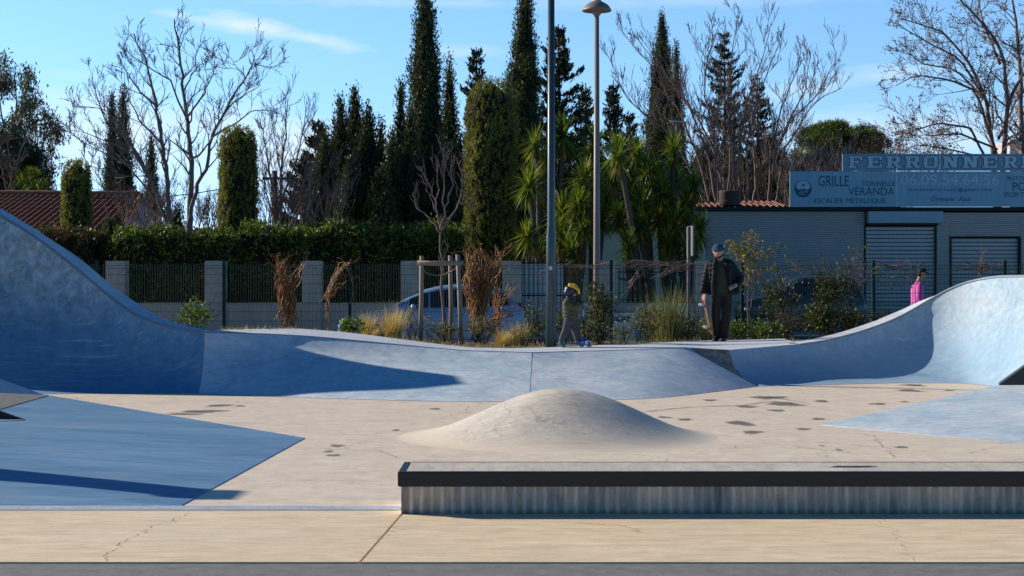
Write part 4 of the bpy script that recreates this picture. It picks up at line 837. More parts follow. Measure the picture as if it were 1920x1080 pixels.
# ------------------------------------------------------------------ tiled house on the left
t = thing('tiled_house', 'low house with red barrel tile roof and pale gable at the left', 'house', U(150, 480, 60))
R0, R1 = Vector(U(-160, 363, 63)), Vector(U(262, 366, 61.5)); E0_, E1_ = Vector(U(-330, 445, 59.5)), Vector(U(186, 446, 58))
def tiles(R0, R1, E0, E1, nu, nv, amp=.06):
    mb = MB(); rows = []
    w = (R1-R0).length; nt_ = int(w/.24)*6; nrm = (R1-R0).cross(E0-R0).normalized(); nrm = nrm if nrm.z > 0 else -nrm
    for j in range(nv):
        for e in (0, 1):
            v_ = (j+e)/nv; row = []
            for i in range(nt_+1):
                u = i/nt_; p = R0.lerp(R1, u).lerp(E0.lerp(E1, u), v_); h = amp*math.sin(i*2*math.pi/6)+(.028 if e else 0)+random.uniform(-.003, .003)
                row.append(tuple(p+nrm*h))
            rows.append(row)
    mb.grid(rows); return mb
tiles(R0, R1, E0_, E1_, 0, 11).build('roof', m_tile, t, False, fix=False)
mb = MB(); mb.tube([tuple(R0.lerp(R1, i/30)+Vector((0, 0, .05+.02*(i % 2)))) for i in range(31)], .10, 8); mb.build('ridge', m_tile, t, True)
R2 = Vector(U(236, 372, 60.6)); g0, g1 = Vector(U(228, 434, 59.9)), Vector(U(312, 432, 60.4)); ga = Vector(U(268, 368, 60.6))
mb = MB(); mb.prism([g0, g1, ga], (0, .25, 0)); mb.prism([(g0.x, g0.y+.3, 0), (g1.x, g1.y+.3, 0), (g1.x, g1.y+.3, g1.z), (g0.x, g0.y+.3, g0.z)], (0, .25, 0)); mb.build('gable_wall', m_white, t)
mb = MB(); mb.tube([tuple(g0.lerp(ga, i/12)+Vector((0, -.1, .07+.02*(i % 2)))) for i in range(13)], .085, 7); mb.build('verge_tiles', m_tile, t, True)
mb = MB(); mb.tube([tuple(g0+Vector((-.1, -.1, -.02))), tuple(g1+Vector((.1, -.1, -.02)))], .05, 6); mb.build('gutter', m_dark, t)
mb = MB(); mb.box2((E0_.x+1.4, 59.0, 0), (U(188, 0, 59)[0], 59.3, E1_.z-.05)); mb.build('wall', m_cream, t)
tiles(Vector(U(340, 428, 61)), Vector(U(418, 428, 61)), Vector(U(338, 446, 59)), Vector(U(420, 446, 59)), 0, 5).build('lower_roof', m_tile, t, False, fix=False)
# ------------------------------------------------------------------ beige house behind yuccas, kayak
t = thing('beige_house', 'sunlit beige plastered outbuilding behind the yucca trunks', 'house', U(1200, 600, 55))
mb = MB(); a, b = U(1068, 432, 55), U(1322, 432, 55); mb.box2((a[0], 55, 0), (b[0], 57, a[2])); mb.build('wall', m_cream, t)
tiles(Vector(U(1072, 418, 57.5)), Vector(U(1322, 400, 57.5)), Vector(U(1070, 434, 54.8)), Vector(U(1322, 432, 54.8)), 0, 6).build('roof', m_tile, t, False, fix=False)
mb = MB(); c, d = U(1262, 390, 58.4), U(1300, 390, 58.4); mb.box2((c[0], 58.4, 0), (d[0], 59, c[2])); mb.build('side_wall', m_cream, t)
kx = []
t = thing('kayak', 'slim blue kayak lying behind the railings under the yuccas', 'kayak', U(1196, 524, 46.5)); mb = MB()
pts = [U(1158, 519, 46.5), U(1164, 523, 46.5), U(1180, 525.5, 46.5), U(1200, 526, 46.5), U(1220, 524, 46.5), U(1229, 520, 46.5), U(1233, 516, 46.5)]
mb.tube(pts, [.015, .035, .05, .055, .05, .03, .012], 12); mb.build('hull', m_kayak, t, True)
mb = MB(); 
for px in (1178, 1214): p = U(px, 528, 46.5); mb.box2((p[0]-.04, 46.35, 0), (p[0]+.04, 46.65, p[2]-.02))
mb.build('trestle', m_wood, t)
# ------------------------------------------------------------------ metal workshop on the right
BD = 66.5; sB = F/BD
t = thing('metal_workshop', 'blue grey metal clad workshop with roller shutters and large sign boards', 'workshop', U(1650, 600, BD))
def X(px): return U(px, 0, BD)[0]
def Z(py): return EYE-(py-540)/sB
def ribs(x0, x1, z0, z1, pitch, dep, yb, name, m, flat=.7):
    mb = MB(); n = max(2, int((z1-z0)/pitch)); rows = []
    for i in range(n):
        za = z0+(z1-z0)*i/n; zb = z0+(z1-z0)*(i+1)/n; h = zb-za
        for z, d in ((za, 0), (za+h*flat*.9, dep), (za+h*flat, dep), (zb-.004, 0)): rows.append([(x0, yb-d, z), (x1, yb-d, z)])
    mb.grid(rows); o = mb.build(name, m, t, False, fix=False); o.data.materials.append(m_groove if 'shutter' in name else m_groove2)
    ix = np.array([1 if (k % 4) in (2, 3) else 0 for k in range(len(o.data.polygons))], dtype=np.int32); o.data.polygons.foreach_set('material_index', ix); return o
m_groove = plain('slat_groove_shade', (.10, .10, .11), .8); m_groove2 = plain('rib_groove_shade', (.30, .30, .31), .8)  # groove faces coloured dark to strengthen the shade between slats and ribs
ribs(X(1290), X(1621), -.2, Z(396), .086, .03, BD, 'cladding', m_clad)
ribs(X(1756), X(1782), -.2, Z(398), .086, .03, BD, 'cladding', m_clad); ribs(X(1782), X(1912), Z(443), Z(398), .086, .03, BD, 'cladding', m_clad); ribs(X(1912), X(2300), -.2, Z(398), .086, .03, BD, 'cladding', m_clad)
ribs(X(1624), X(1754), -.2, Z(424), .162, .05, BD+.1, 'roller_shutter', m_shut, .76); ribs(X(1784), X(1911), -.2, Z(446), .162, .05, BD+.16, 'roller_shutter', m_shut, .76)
mb = MB()
for a in (1621.5, 1754.5): mb = MB(); mb.box2((X(a)-.04, BD-.03, -.2), (X(a)+.04, BD+.12, Z(422))); mb.build('shutter_guide', m_dark, t)
mb = MB()
mb.box2((X(1780), BD-.05, Z(446)), (X(1912), BD+.15, Z(443))); mb.box2((X(1781)-.02, BD-.05, -.2), (X(1783)+.02, BD+.15, Z(446))); mb.box2((X(1910), BD-.05, -.2), (X(1914), BD+.15, Z(446))); mb.build('shutter_frame', m_dark, t)
mb = MB(); mb.box2((X(1624), BD-.42, Z(419)), (X(1764), BD+.05, Z(397))); mb.build('shutter_box', m_box, t, bevel=.02)
mb = MB(); mb.box2((X(1624), BD-.3, Z(423)), (X(1756), BD+.05, Z(419.3))); mb.build('shutter_lintel', m_dark, t)
mb = MB(); mb.box2((X(1288), BD-.35, Z(395.5)), (X(2300), BD+9, Z(389))); mb.build('roof_edge', m_dark, t)
mb = MB(); mb.tube([(X(1323), BD-.12, Z(396)), (X(1323), BD-.12, Z(412))], .04, 6); mb.build('rain_pipe', m_lampw, t)
mb = MB(); mb.box2((X(1290), BD+.2, -.2), (X(2300), BD+9, Z(396.5))); mb.build('inner_wall', m_dark, t)
tiles(Vector((X(1310), BD+3.2, Z(371))), Vector((X(1480), BD+3.2, Z(371))), Vector((X(1308), BD+.1, Z(388))), Vector((X(1482), BD+.1, Z(388))), 0, 6, .07).build('roof', m_tile, t, False, fix=False)
def board(x0, x1, y0, y1, dy, m, name='sign_board', th=.06):
    mb = MB(); mb.box2((X(x0), BD-.3-dy, Z(y1)), (X(x1), BD-.3-dy+th, Z(y0))); return mb.build(name, m, t)
b1 = board(1478, 1677.2, 322.5, 388.5, .1, m_sign); b2 = board(1678, 1873.4, 322.5, 388.5, .1, m_sign); b3 = board(1874.2, 2090, 322.5, 388.5, .1, m_sign)
u1 = board(1576, 1676.6, 290, 321.5, .1, m_sign2); u2 = board(1677.6, 1757.2, 290, 321.5, .102, m_sign2); u3 = board(1758.2, 1873.4, 290, 321.5, .1, m_sign2); u4 = board(1874.2, 2060, 290, 321.5, .101, m_sign2)
YS = BD-.405
def text(s, x0, x1, y0, y1, m, par, name='lettering', dy=.004, bold=0.0, shear=0, space=1.0):
    cu = bpy.data.curves.new(name, 'FONT'); cu.body = s; cu.offset = bold; cu.shear = shear; cu.space_character = space; cu.fill_mode = 'FRONT'
    ob = bpy.data.objects.new('tmp_text', cu); C.objects.link(ob); bpy.context.view_layer.update()
    me = bpy.data.meshes.new_from_object(ob.evaluated_get(bpy.context.evaluated_depsgraph_get())); bpy.data.objects.remove(ob); bpy.data.curves.remove(cu)
    n = len(me.vertices); co_ = np.empty(n*3, dtype=np.float32); me.vertices.foreach_get('co', co_); co_ = co_.reshape(-1, 3)
    mn, mx = co_.min(0), co_.max(0); o_ = np.empty_like(co_)
    o_[:, 0] = X(x0)+(co_[:, 0]-mn[0])/(mx[0]-mn[0])*(X(x1)-X(x0)); o_[:, 2] = Z(y1)+(co_[:, 1]-mn[1])/(mx[1]-mn[1])*(Z(y0)-Z(y1)); o_[:, 1] = YS-dy
    me.vertices.foreach_set('co', o_.ravel()); me.materials.clear(); me.update(); me.name = name
    return link(name, me, m, par)
text('GRILLE', 1531, 1588, 330.5, 350.5, m_let, b1); text('TONNELLE', 1612, 1674, 341, 350, m_let, b1); text('VÉRANDA', 1587, 1672.5, 349, 367, m_let, b1); text('ESCALIER', 1524, 1578, 372.8, 382.2, m_let, b1); text('MÉTALLIQUE', 1583, 1656, 370.2, 383.6, m_let, b1)
text('06.09.54.64.56', 1684.5, 1868, 328.5, 348, m_letm, b2); text('ferronnerie.rossi@gmail.com', 1698, 1854, 353.5, 361.2, m_let, b2, space=1.35, bold=.012); text('Christophe   Rossi', 1741, 1815.5, 369.5, 380.5, m_let, b2, shear=.45)
text('AUTOMATISME', 1881, 1962, 331.8, 339, m_let, b3); text('PORTAIL', 1893, 1972, 343, 358.5, m_let, b3); text('PORTAILLON', 1878, 1966, 361.5, 370.5, m_let, b3)
# round emblem on the board: shaded disc with arch and anvil shape
cxE, czE, rE = X(1502.5), Z(355), 15.8/sB
mb = MB(); mb.add([(cxE+rE*math.cos(a*math.pi/24), YS-.006, czE+rE*1.03*math.sin(a*math.pi/24)) for a in range(48)], [tuple(range(48))]); mb.build('emblem', m_let, b1, fix=False)
mb = MB(); pp = [(cxE+rE*.86*math.cos(rad(a)), YS-.010, czE+rE*.10+rE*.86*math.sin(rad(a))) for a in range(0, 181, 8)]+[(cxE-rE*.5, YS-.010, czE-rE*.12), (cxE, YS-.010, czE+rE*.02), (cxE+rE*.5, YS-.010, czE-rE*.12)]; mb.add(pp, [tuple(range(len(pp)))])
mb.build('emblem_sky', m_letl, b1, fix=False); mb = MB(); q = rE
mb.box((cxE+.02*q, YS-.013, czE+.42*q), (.26*q, .003, .26*q)); mb.build('emblem_window', m_let, b1); mb = MB()
for a, b_ in (((-.5, -.52), (.1, -.52)), ((-.35, -.52), (-.3, -.2)), ((.0, -.52), (-.05, -.25)), ((-.45, -.68), (.2, -.68)), ((.15, -.3), (.55, -.25)), ((.3, -.3), (.35, -.5)), ((.5, -.28), (.52, -.45)), ((-.2, -.25), (.2, -.3))): mb.tube([(cxE+a[0]*q, YS-.010, czE+a[1]*q), (cxE+b_[0]*q, YS-.010, czE+b_[1]*q)], .012, 4)
mb.build('emblem_figure', m_letl, b1)
# slab letters of the upper board
GLY = {'F': [('r', 0, 0, 3.2, 1), ('r', .6, 0, 2.2, 7), ('r', 0, 6, 5.6, 7), ('r', 4.6, 4.6, 5.6, 7), ('r', .6, 3, 4, 4), ('r', 3.3, 2.5, 4.1, 4.5)], 'E': [('r', 0, 0, 5.6, 1), ('r', .6, 0, 2.2, 7), ('r', 0, 6, 5.6, 7), ('r', 4.7, 4.7, 5.6, 7), ('r', 4.7, 0, 5.6, 2.3), ('r', .6, 3, 4, 4), ('r', 3.3, 2.5, 4.1, 4.5)], 'R': [('r', 0, 0, 3, 1), ('r', .6, 0, 2.2, 7), ('r', 0, 6, 4.8, 7), ('r', 3.8, 3.6, 5.4, 6.6), ('r', .6, 2.9, 4.9, 3.9), ('p', (2.6, 3), (4.2, 3), (5.8, 0), (4.0, 0)), ('r', 3.8, 0, 6.1, .9)], 'O': [('r', 0, 1, 1.6, 6), ('r', 4.2, 1, 5.8, 6), ('r', .8, 0, 5, 1), ('r', .8, 6, 5, 7), ('p', (0, 1), (1.6, 1.2), (1.6, .6), (.8, 0)), ('p', (5.8, 1), (4.2, 1.2), (4.2, .6), (5, 0)), ('p', (0, 6), (1.6, 5.8), (1.6, 6.4), (.8, 7)), ('p', (5.8, 6), (4.2, 5.8), (4.2, 6.4), (5, 7))], 'N': [('r', 0, 0, 2.6, 1), ('r', .6, 0, 2, 7), ('r', 0, 6, 2.4, 7), ('p', (.6, 7), (2.4, 7), (5.4, 0), (3.8, 0)), ('r', 3.9, 0, 5.3, 7), ('r', 3.3, 6, 6, 7)], 'I': [('r', 0, 0, 3, 1), ('r', .7, 0, 2.3, 7), ('r', 0, 6, 3, 7)]}
def glyph(ch, x0, x1, y0, y1, par):
    for m, gr, dy, nm in ((m_let, .28, .003, 'letter_outline'), (m_letl, 0, .012, 'letter')):
        mb = MB(); w = 3.0 if ch == 'I' else 5.9
        for i, g in enumerate(GLY[ch]):
            if g[0] == 'r': a, b, c_, d = g[1]-gr, g[2]-gr, g[3]+gr, g[4]+gr; po = [(a, b), (c_, b), (c_, d), (a, d)]
            else:
                po = list(g[1:]); cxx = sum(p[0] for p in po)/4; cyy = sum(p[1] for p in po)/4; po = [(p[0]+(gr if p[0] > cxx else -gr), p[1]+(gr if p[1] > cyy else -gr)) for p in po]
            mb.add([(X(x0)+p[0]/w*(X(x1)-X(x0)), YS-dy-i*.0006, Z(y1)+p[1]/7*(Z(y0)-Z(y1))) for p in po], [(0, 1, 2, 3)])
        mb.build(nm, m_letm if m is m_letl else m, par, fix=False)
for ch, a, b, p in (('F', 1587, 1614, u1), ('E', 1621, 1651, u1), ('R', 1657, 1676, u1), ('R', 1692, 1721, u2), ('O', 1727, 1754, u2), ('N', 1762, 1792, u3), ('N', 1799, 1829, u3), ('E', 1836, 1866, u3), ('R', 1876, 1902, u4), ('I', 1908, 1922, u4), ('E', 1928, 1957, u4)):
    if ch == 'R' and a == 1657: b = 1685.5; p = u2
    glyph(ch, a, b, 294.5, 316, p)
x, y, z = U(1368, 386, 66.9); t2 = thing('rusty_pot', 'dark rusty metal drum standing on the workshop roof', 'drum', (x, y, z))
mb = MB(); mb.lathe((x, y, z), [(.001, 0), (.40, 0), (.44, .05), (.44, .55), (.46, .60), (.42, .63), (.36, .60), (.34, .3), (.001, .3)], 28); mb.build('drum', m_rusty, t2, True)
mb = MB(); mb.lathe((x, y, z+.16), [(.445, 0), (.46, .02), (.445, .04)], 28); mb.build('hoop', m_rusty, t2, True)
t3 = thing('apartment_block', 'distant pale apartment block with balconies at the far right above the sign', 'building', U(1908, 300, 200)); mb = MB(); a = U(1893, 262, 200); mb.box2((a[0], 200, 0), (a[0]+6, 206, a[2])); mb.build('wall', m_white, t3)
for i in range(5):
    mb = MB(); mb.box2((a[0]-.2, 199.2, a[2]-.6-i*.9), (a[0]+6, 199.95, a[2]-.3-i*.9)); mb.build('balcony', m_lampw, t3)
# ------------------------------------------------------------------ yuccas
def yucca(label, bx, D, heads):
    D -= 2.0; base = Vector(U(bx, 600, D)); base.z = .3; t = thing('yucca', label, 'yucca', tuple(base)); tr = MB()
    for hx, hy, rp, dd in heads:
        c = Vector(U(hx, hy, D+dd)); L = rp*D/F*1.24
        mid_ = base.lerp(c, .45)+Vector((random.uniform(-.12, .12), random.uniform(-.1, .1), .1)); pts = [base+Vector((random.uniform(-.12, .12), random.uniform(-.1, .1), -.2)), base.lerp(mid_, .5)+Vector((random.uniform(-.05, .05), 0, 0)), mid_, mid_.lerp(c, .6)+Vector((random.uniform(-.05, .05), 0, 0)), c]
        tr.tube(pts, [.13, .10, .085, .07, .06], 7, cap=False)
        n = 150; th = RS.uniform(0, 6.283, n); e = np.concatenate([RS.uniform(-.3, 1.45, n-45), RS.uniform(-1.0, -.2, 45)])
        d = np.stack([np.cos(th)*np.cos(e), np.sin(th)*np.cos(e), np.sin(e)], 1); st = np.array(c)[None]+d*.04+np.array([[0, 0, 1]])*RS.uniform(-.22, .06, n)[:, None]
        v = blade_arrays(st, d, L*RS.uniform(.8, 1.15, n), L*.105*RS.uniform(.8, 1.2, n), np.where(e < .2, .22, .05), 3)
        np_mesh('leaf_crown', *v, m_yuc, t)
        n = 26; th = RS.uniform(0, 6.283, n); e = RS.uniform(-1.45, -.8, n); d = np.stack([np.cos(th)*np.cos(e), np.sin(th)*np.cos(e), np.sin(e)], 1)
        np_mesh('dry_skirt', *blade_arrays(np.array(c)[None]+d*.05-np.array([[0, 0, .18]]), d, L*RS.uniform(.5, .95, n), L*.08, .05, 2), m_yucd, t)
    tr.build('trunk', m_barkd, t, True, fix=False)
yucca('yucca at the left of the cluster beside the big clipped cypress, with yellow hanging leaves', 1012, 46.5, [(992, 343, 38, -.4), (1004, 268, 30, .5), (990, 440, 32, -.3), (1006, 470, 26, .2)])
yucca('tall dark headed yucca directly behind the petrol blue pole', 1052, 48, [(1056, 252, 42, .3), (1056, 395, 40, -.6), (1052, 436, 36, -.9), (1022, 300, 30, .5)])
yucca('yucca between the petrol blue pole and the street lamp', 1078, 47, [(1096, 332, 36, 0), (1084, 380, 38, -.5), (1072, 466, 34, -.8), (1092, 425, 34, -.6)])
yucca('yucca with deep shaded heads right behind the street lamp', 1118, 48.5, [(1117, 272, 36, .6), (1140, 352, 36, 0), (1126, 404, 36, -.4), (1108, 300, 30, .8)])
yucca('bright sunlit yucca with yellow green head just right of the street lamp', 1205, 46, [(1158, 285, 36, -.5), (1180, 455, 30, -.3), (1160, 400, 30, .3), (1152, 330, 30, .6)])
yucca('yucca with three stacked heads in the middle of the right group', 1222, 46.8, [(1194, 283, 32, .4), (1213, 322, 34, .3), (1203, 380, 38, -.4), (1196, 420, 36, -.7), (1178, 360, 30, .5)])
yucca('yucca with a tall leaning head left of the workshop roof', 1255, 47.5, [(1263, 280, 34, 0), (1244, 362, 38, -.2), (1235, 405, 34, -.6), (1232, 330, 32, .6), (1266, 330, 30, .5)])
yucca('low wide yucca in front of the workshop corner', 1282, 46.4, [(1266, 420, 40, 0), (1302, 345, 28, .5), (1310, 432, 34, -.4), (1286, 382, 32, .3), (1290, 460, 32, -.5), (1252, 450, 32, -.3)])
# ------------------------------------------------------------------ plants in the bed
def bedp(px, py, D):
    x = (px-960)*D/F; return np.array([x, D, bed_z(x, D)])
def tuft(px, D, h, n, label, m, spread=.8, w=.006, droop=.5, name='grass_tuft', cat='grass tuft', lean=0):
    b = bedp(px, 0, D); t = thing(name, label, cat, tuple(b)); th = RS.uniform(0, 6.283, n); e = RS.uniform(.15, 1, n)*spread
    d = np.stack([np.cos(th)*e+lean, np.sin(th)*e, np.ones(n)], 1); st = b[None]+np.stack([RS.normal(size=n)*h*.09, RS.normal(size=n)*h*.09, np.zeros(n)-.02], 1)
    np_mesh('blades', *blade_arrays(st, d, h*RS.uniform(.55, 1.2, n), w, droop*RS.uniform(.3, 1.2, n), 4), m, t); return t
tuft(945, 27.3, .46, 900, 'big blond feather grass tuft left of the petrol blue pole', m_straw, 1.1, .006, .55)
tuft(972, 28.2, .55, 500, 'blond feather grass tuft behind the big one beside the pole', m_straw, .7, .006, .4)
tuft(462, 29.0, .30, 420, 'small blond grass tuft left of the dead vine bundle', m_straw, .7, .006, .35)
tuft(735, 28.3, .72, 800, 'wide tawny grass clump in front of the parked pale blue car', m_straw, .8, .006, .35)
tuft(690, 28.8, .55, 420, 'tawny seeding grass left of the stake frame', m_straw, .7, .006, .3)
tuft(704, 27.5, .22, 300, 'little pale grass tuft at the plateau edge', m_straw, .8, .006, .4)
tuft(1255, 29.2, 1.05, 420, 'tall green reedy grass left of the man', m_reed, .45, .009, .15)
tuft(1228, 29.6, .9, 260, 'green reedy grass beside the tall one left of the man', m_reed, .5, .008, .2)
tuft(1090, 28.2, .45, 320, 'tawny grass behind the child and scooter', m_straw, .7, .006, .3)
tuft(1325, 29.4, .55, 260, 'dry grey green grass behind the skateboard', m_reed, .6, .006, .25)
tuft(1420, 29.4, .32, 300, 'fresh green grass tuft right of the man', m_shrubg, .8, .008, .3)
tuft(648, 29.2, .28, 160, 'broad leaved green tuft left of the seeding grass', m_shrubg, .5, .02, .3)
def shrub(px, py, D, rx, rz, label, m, n=60, leaf=.075, lw=.035, name='shrub', cat='shrub', stems=7, sig=.07, ry=None, zc=None, sm=None):
    b = bedp(px, 0, D); c = np.array(U(px, py, D)); t = thing(name, label, cat, tuple(b)); mb = MB()
    for i in range(stems):
        e = Vector(c)+Vector((random.gauss(0, rx*.4), random.gauss(0, rx*.3), rz*random.uniform(-.2, .7))); p0 = Vector(b)+Vector((random.gauss(0, .05), random.gauss(0, .05), -.03))
        twig(mb, p0, (e-p0).normalized(), (e-p0).length, .012, 1, .6, .2, .1, (2, 4), .003)
    mb.build('stems', sm or m_barkd, t, True, fix=False)
    lv = clumps_on(n, 14, ell_surf(tuple(c), (rx, ry or rx*.8, rz), inner=.35), sig, leaf, lw, .8); np_mesh('leaves', *lv, m, t); return t
shrub(364, 590, 29.0, .30, .27, 'bright leafy green shrub beside the rim of the quarter pipe', m_shrubg, 42, .07, .035)
shrub(660, 612, 28.4, .26, .10, 'low bright green leafy plant at the plateau edge', m_shrubg, 26, .07, .035, stems=3, sig=.05)
shrub(1122, 585, 27.4, .26, .52, 'tall narrow dark leafed shrub right of the child', m_shrub, 80, .07, .034)
shrub(1112, 625, 27.0, .25, .2, 'low dark green bush at the feet of the tall narrow shrub', m_shrub, 30)
shrub(1215, 600, 28.6, .33, .27, 'silvery olive bush in front of the garden wall', m_shrubo, 46, .06, .028)
shrub(1168, 622, 28.0, .28, .14, 'low silvery bush in front of the tagged cabinet', m_shrubo, 24, .055, .025, stems=5)
shrub(1010, 600, 28.4, .3, .3, 'olive green bush left of the petrol blue pole', m_shrubo, 40, .055, .024)
shrub(1060, 605, 28.9, .28, .26, 'yellow green bush behind the child', m_shrubo, 36, .055, .024)
shrub(1282, 610, 30.0, .35, .25, 'dark bush behind the reedy grass left of the man', m_shrub, 36)
shrub(1475, 605, 29.6, .26, .25, 'grey leafless dry bush right of the man', m_greydry, 30, .06, .006, stems=26)
shrub(1540, 595, 29.2, .42, .30, 'dense dark bramble bush in front of the navy car', m_shrub, 80)
shrub(1600, 600, 29.0, .32, .22, 'dark leafy bramble left of the right fence post', m_shrub, 46)
shrub(1462, 560, 30.3, .38, .42, 'tall dark bramble behind the grey dry bush', m_shrub, 64)
shrub(1560, 545, 30.6, .45, .34, 'bramble climbing the wire fence before the navy car', m_shrub, 66)
shrub(1655, 600, 29.9, .3, .12, 'low leafy bramble at the foot of the fence behind the wave wall', m_shrub, 22)
shrub(1435, 620, 28.9, .30, .14, 'low bright green bush right of the man', m_shrubg, 30)
shrub(1385, 615, 29.4, .26, .16, 'low green plants around the young tree stems', m_shrubg, 26)
shrub(830, 620, 28.2, .40, .10, 'low mixed green weeds around the stake frame', m_shrubo, 30, .06, .025)
shrub(770, 600, 28.9, .35, .18, 'grey green weeds left of the stake frame', m_shrubo, 30, .06, .02)
shrub(905, 610, 28.4, .32, .14, 'weedy plants under the dead vine bush', m_shrubo, 26, .06, .02)
shrub(985, 630, 27.2, .25, .10, 'low yellowish weeds beside the big blond tuft', m_shrubo, 20, .05, .02)
shrub(1295, 628, 29.2, .3, .09, 'dry yellowish weeds behind the plateau left of the man', m_gold, 20, .06, .02)
# young golden tree beside the man
t = thing('young_tree', 'young tree with golden green leaves right of the man', 'tree', tuple(bedp(1404, 0, 29.8))); tips = []
guided_tree(t, [(P_((1402, 640), (1401, 560), (1404, 500), (1402, 436)), .8), (P_((1409, 640), (1408, 560), (1412, 510), (1418, 455)), .7), (P_((1404, 530), (1388, 490), (1375, 468)), .3), (P_((1406, 520), (1428, 485), (1452, 475)), .3), (P_((1403, 500), (1380, 470), (1366, 462)), .25), (P_((1408, 560), (1420, 520), (1436, 495)), .3)], 29.8, m_barkr, r0=.022, lev=1, per=7, L0=.28, spread=.8, up=.3, minr=.003, tips=tips, depth=.15, start=.45)
ti = np.array([tuple(p) for p, d in tips]); Cs = np.repeat(ti, 3, 0)+RS.normal(size=(len(ti)*3, 3))*.05
np_mesh('leaves', *leaf_arrays(Cs, RS.normal(size=(len(Cs), 3)), .085*RS.uniform(.6, 1.2, len(Cs)), .034), m_gold, t)
# staked sapling
t = thing('bare_sapling', 'leafless young tree tied inside the wooden stake frame', 'tree', tuple(bedp(829, 0, 28.9)))
guided_tree(t, [(P_((832, 640), (831, 560), (827, 480), (825, 432)), 1), (P_((825, 436), (800, 405), (781, 388), (775, 372), (779, 358)), .45), (P_((826, 432), (818, 385), (808, 345), (788, 318)), .5), (P_((826, 432), (833, 380), (832, 330), (834, 280)), .5), (P_((826, 434), (850, 402), (864, 370), (868, 330), (862, 300)), .5), (P_((820, 400), (800, 360), (793, 340)), .3), (P_((832, 390), (845, 350), (848, 300)), .4), (P_((860, 380), (872, 385)), .25), (P_((818, 385), (822, 340), (818, 305)), .35)], 28.9, m_barkr, r0=.042, lev=1, per=3.6, L0=.5, spread=.45, up=.7, minr=.0055, depth=.25, kids=(1, 3), taper=.7, start=.5)
t = thing('tree_stake_frame', 'weathered wooden stake frame of three posts with a crossbar around the sapling', 'stake frame', tuple(bedp(826, 0, 28.6)))
for a, b, D in (((788, 640), (790.5, 480), 28.2), ((846, 632), (844, 479), 29.2), ((865, 640), (858, 477), 28.3)):
    p, q = Vector(U(a[0], a[1], D)), Vector(U(b[0], b[1], D)); p.z = bed_z(p.x, p.y)-.1; mb = MB(); mb.tube([p, p.lerp(q, .5)+Vector((.008, 0, 0)), q], [.042, .041, .038], 12); mb.build('stake', m_wood, t, True)
mb = MB(); mb.tube([U(782, 493, 28.1), U(825, 494, 28.12), U(868, 493, 28.2)], [.043, .042, .043], 12); mb.build('crossbar', m_wood, t, True)
mb = MB(); mb.tube([U(793, 505, 28.2), U(800, 512, 28.5), U(818, 517, 28.8), U(830, 516, 28.8), U(848, 508, 28.7), U(856, 502, 28.4)], .012, 6); mb.build('rope_tie', m_bark, t, True)
# dead vines
def vine(label, px, D, curves, n=60, h=1.3, w=.22, m=None, name='dead_vine'):
    b = bedp(px, 0, D); t = thing(name, label, 'vine', tuple(b)); mb = MB()
    for i in range(n):
        cv = random.choice(curves); P = [Vector(U(x+random.gauss(0, 5*w/.2), y+random.gauss(0, 5), D+random.gauss(0, .08))) for x, y in cv]; P = resample(P, 8); P = [p+Vector((random.gauss(0, .02), random.gauss(0, .02), random.gauss(0, .015))) for p in P]
        k0 = random.randint(0, 2); k1 = random.randint(5, 8); P = P[k0:k1]
        if len(P) > 2: mb.tube(P, [random.uniform(.004, .010)]*len(P), 4, cap=False)
        if random.random() < .75: twig(mb, P[-1], (P[-1]-P[-2]).normalized()+rnd_perp(Vector((0, 0, 1)))*.5, random.uniform(.08, .3), .005, 1, .7, .1, .3, (1, 3), .003)
    mb.build('stems', m or m_dry, t, True, fix=False); return t
vine('bundle of dead brown vine stems climbing the wire fence at the left', 530, 30.5, [[(545, 622), (540, 570), (535, 520), (528, 488)], [(550, 622), (548, 560), (528, 520), (520, 492)], [(538, 622), (530, 580), (525, 540), (532, 500)], [(520, 600), (530, 560), (550, 530), (565, 500)]], 85, w=.26)
vine('arching dead brown vine over the fence post between the pillars', 640, 30.6, [[(613, 615), (612, 560), (622, 525), (650, 490), (662, 520), (664, 560)], [(611, 600), (618, 545), (640, 500), (655, 488)], [(600, 565), (625, 545), (645, 530)]], 22, w=.1)
vine('bushy dead brown vine with upright shoots left of the gate', 905, 29.6, [[(898, 620), (896, 560), (885, 510), (875, 475)], [(905, 620), (905, 550), (908, 500), (905, 465)], [(900, 600), (910, 540), (930, 500), (940, 470)], [(890, 600), (880, 530), (890, 480)]], 120, w=.42)
vine('leaning dead vine stems in front of the car rear', 935, 30.0, [[(938, 620), (930, 560), (935, 520)], [(925, 610), (945, 570), (960, 540)], [(880, 620), (920, 600), (960, 585)]], 34, w=.25)
vine('reddish bare creeper along the fence top right of the gate', 1180, 31.0, [[(1150, 500), (1200, 495), (1250, 496), (1300, 494)], [(1040, 500), (1100, 497), (1150, 495)], [(1170, 560), (1190, 520), (1210, 495)], [(1000, 520), (1030, 505), (1060, 495)], [(1230, 520), (1260, 505), (1300, 500)]], 46, w=.12, m=m_barkr)
vine('reddish creeper along the fence top in front of the roller shutters', 1740, 31.0, [[(1650, 498), (1680, 503), (1700, 500)], [(1780, 500), (1840, 505), (1890, 500)], [(1838, 515), (1842, 495), (1840, 480)]], 30, w=.12, m=m_barkr)
t = thing('climbing_bramble', 'leafy bramble climbing up the workshop shutter corner', 'bramble', tuple(bedp(1600, 0, 30.8))); tips = []
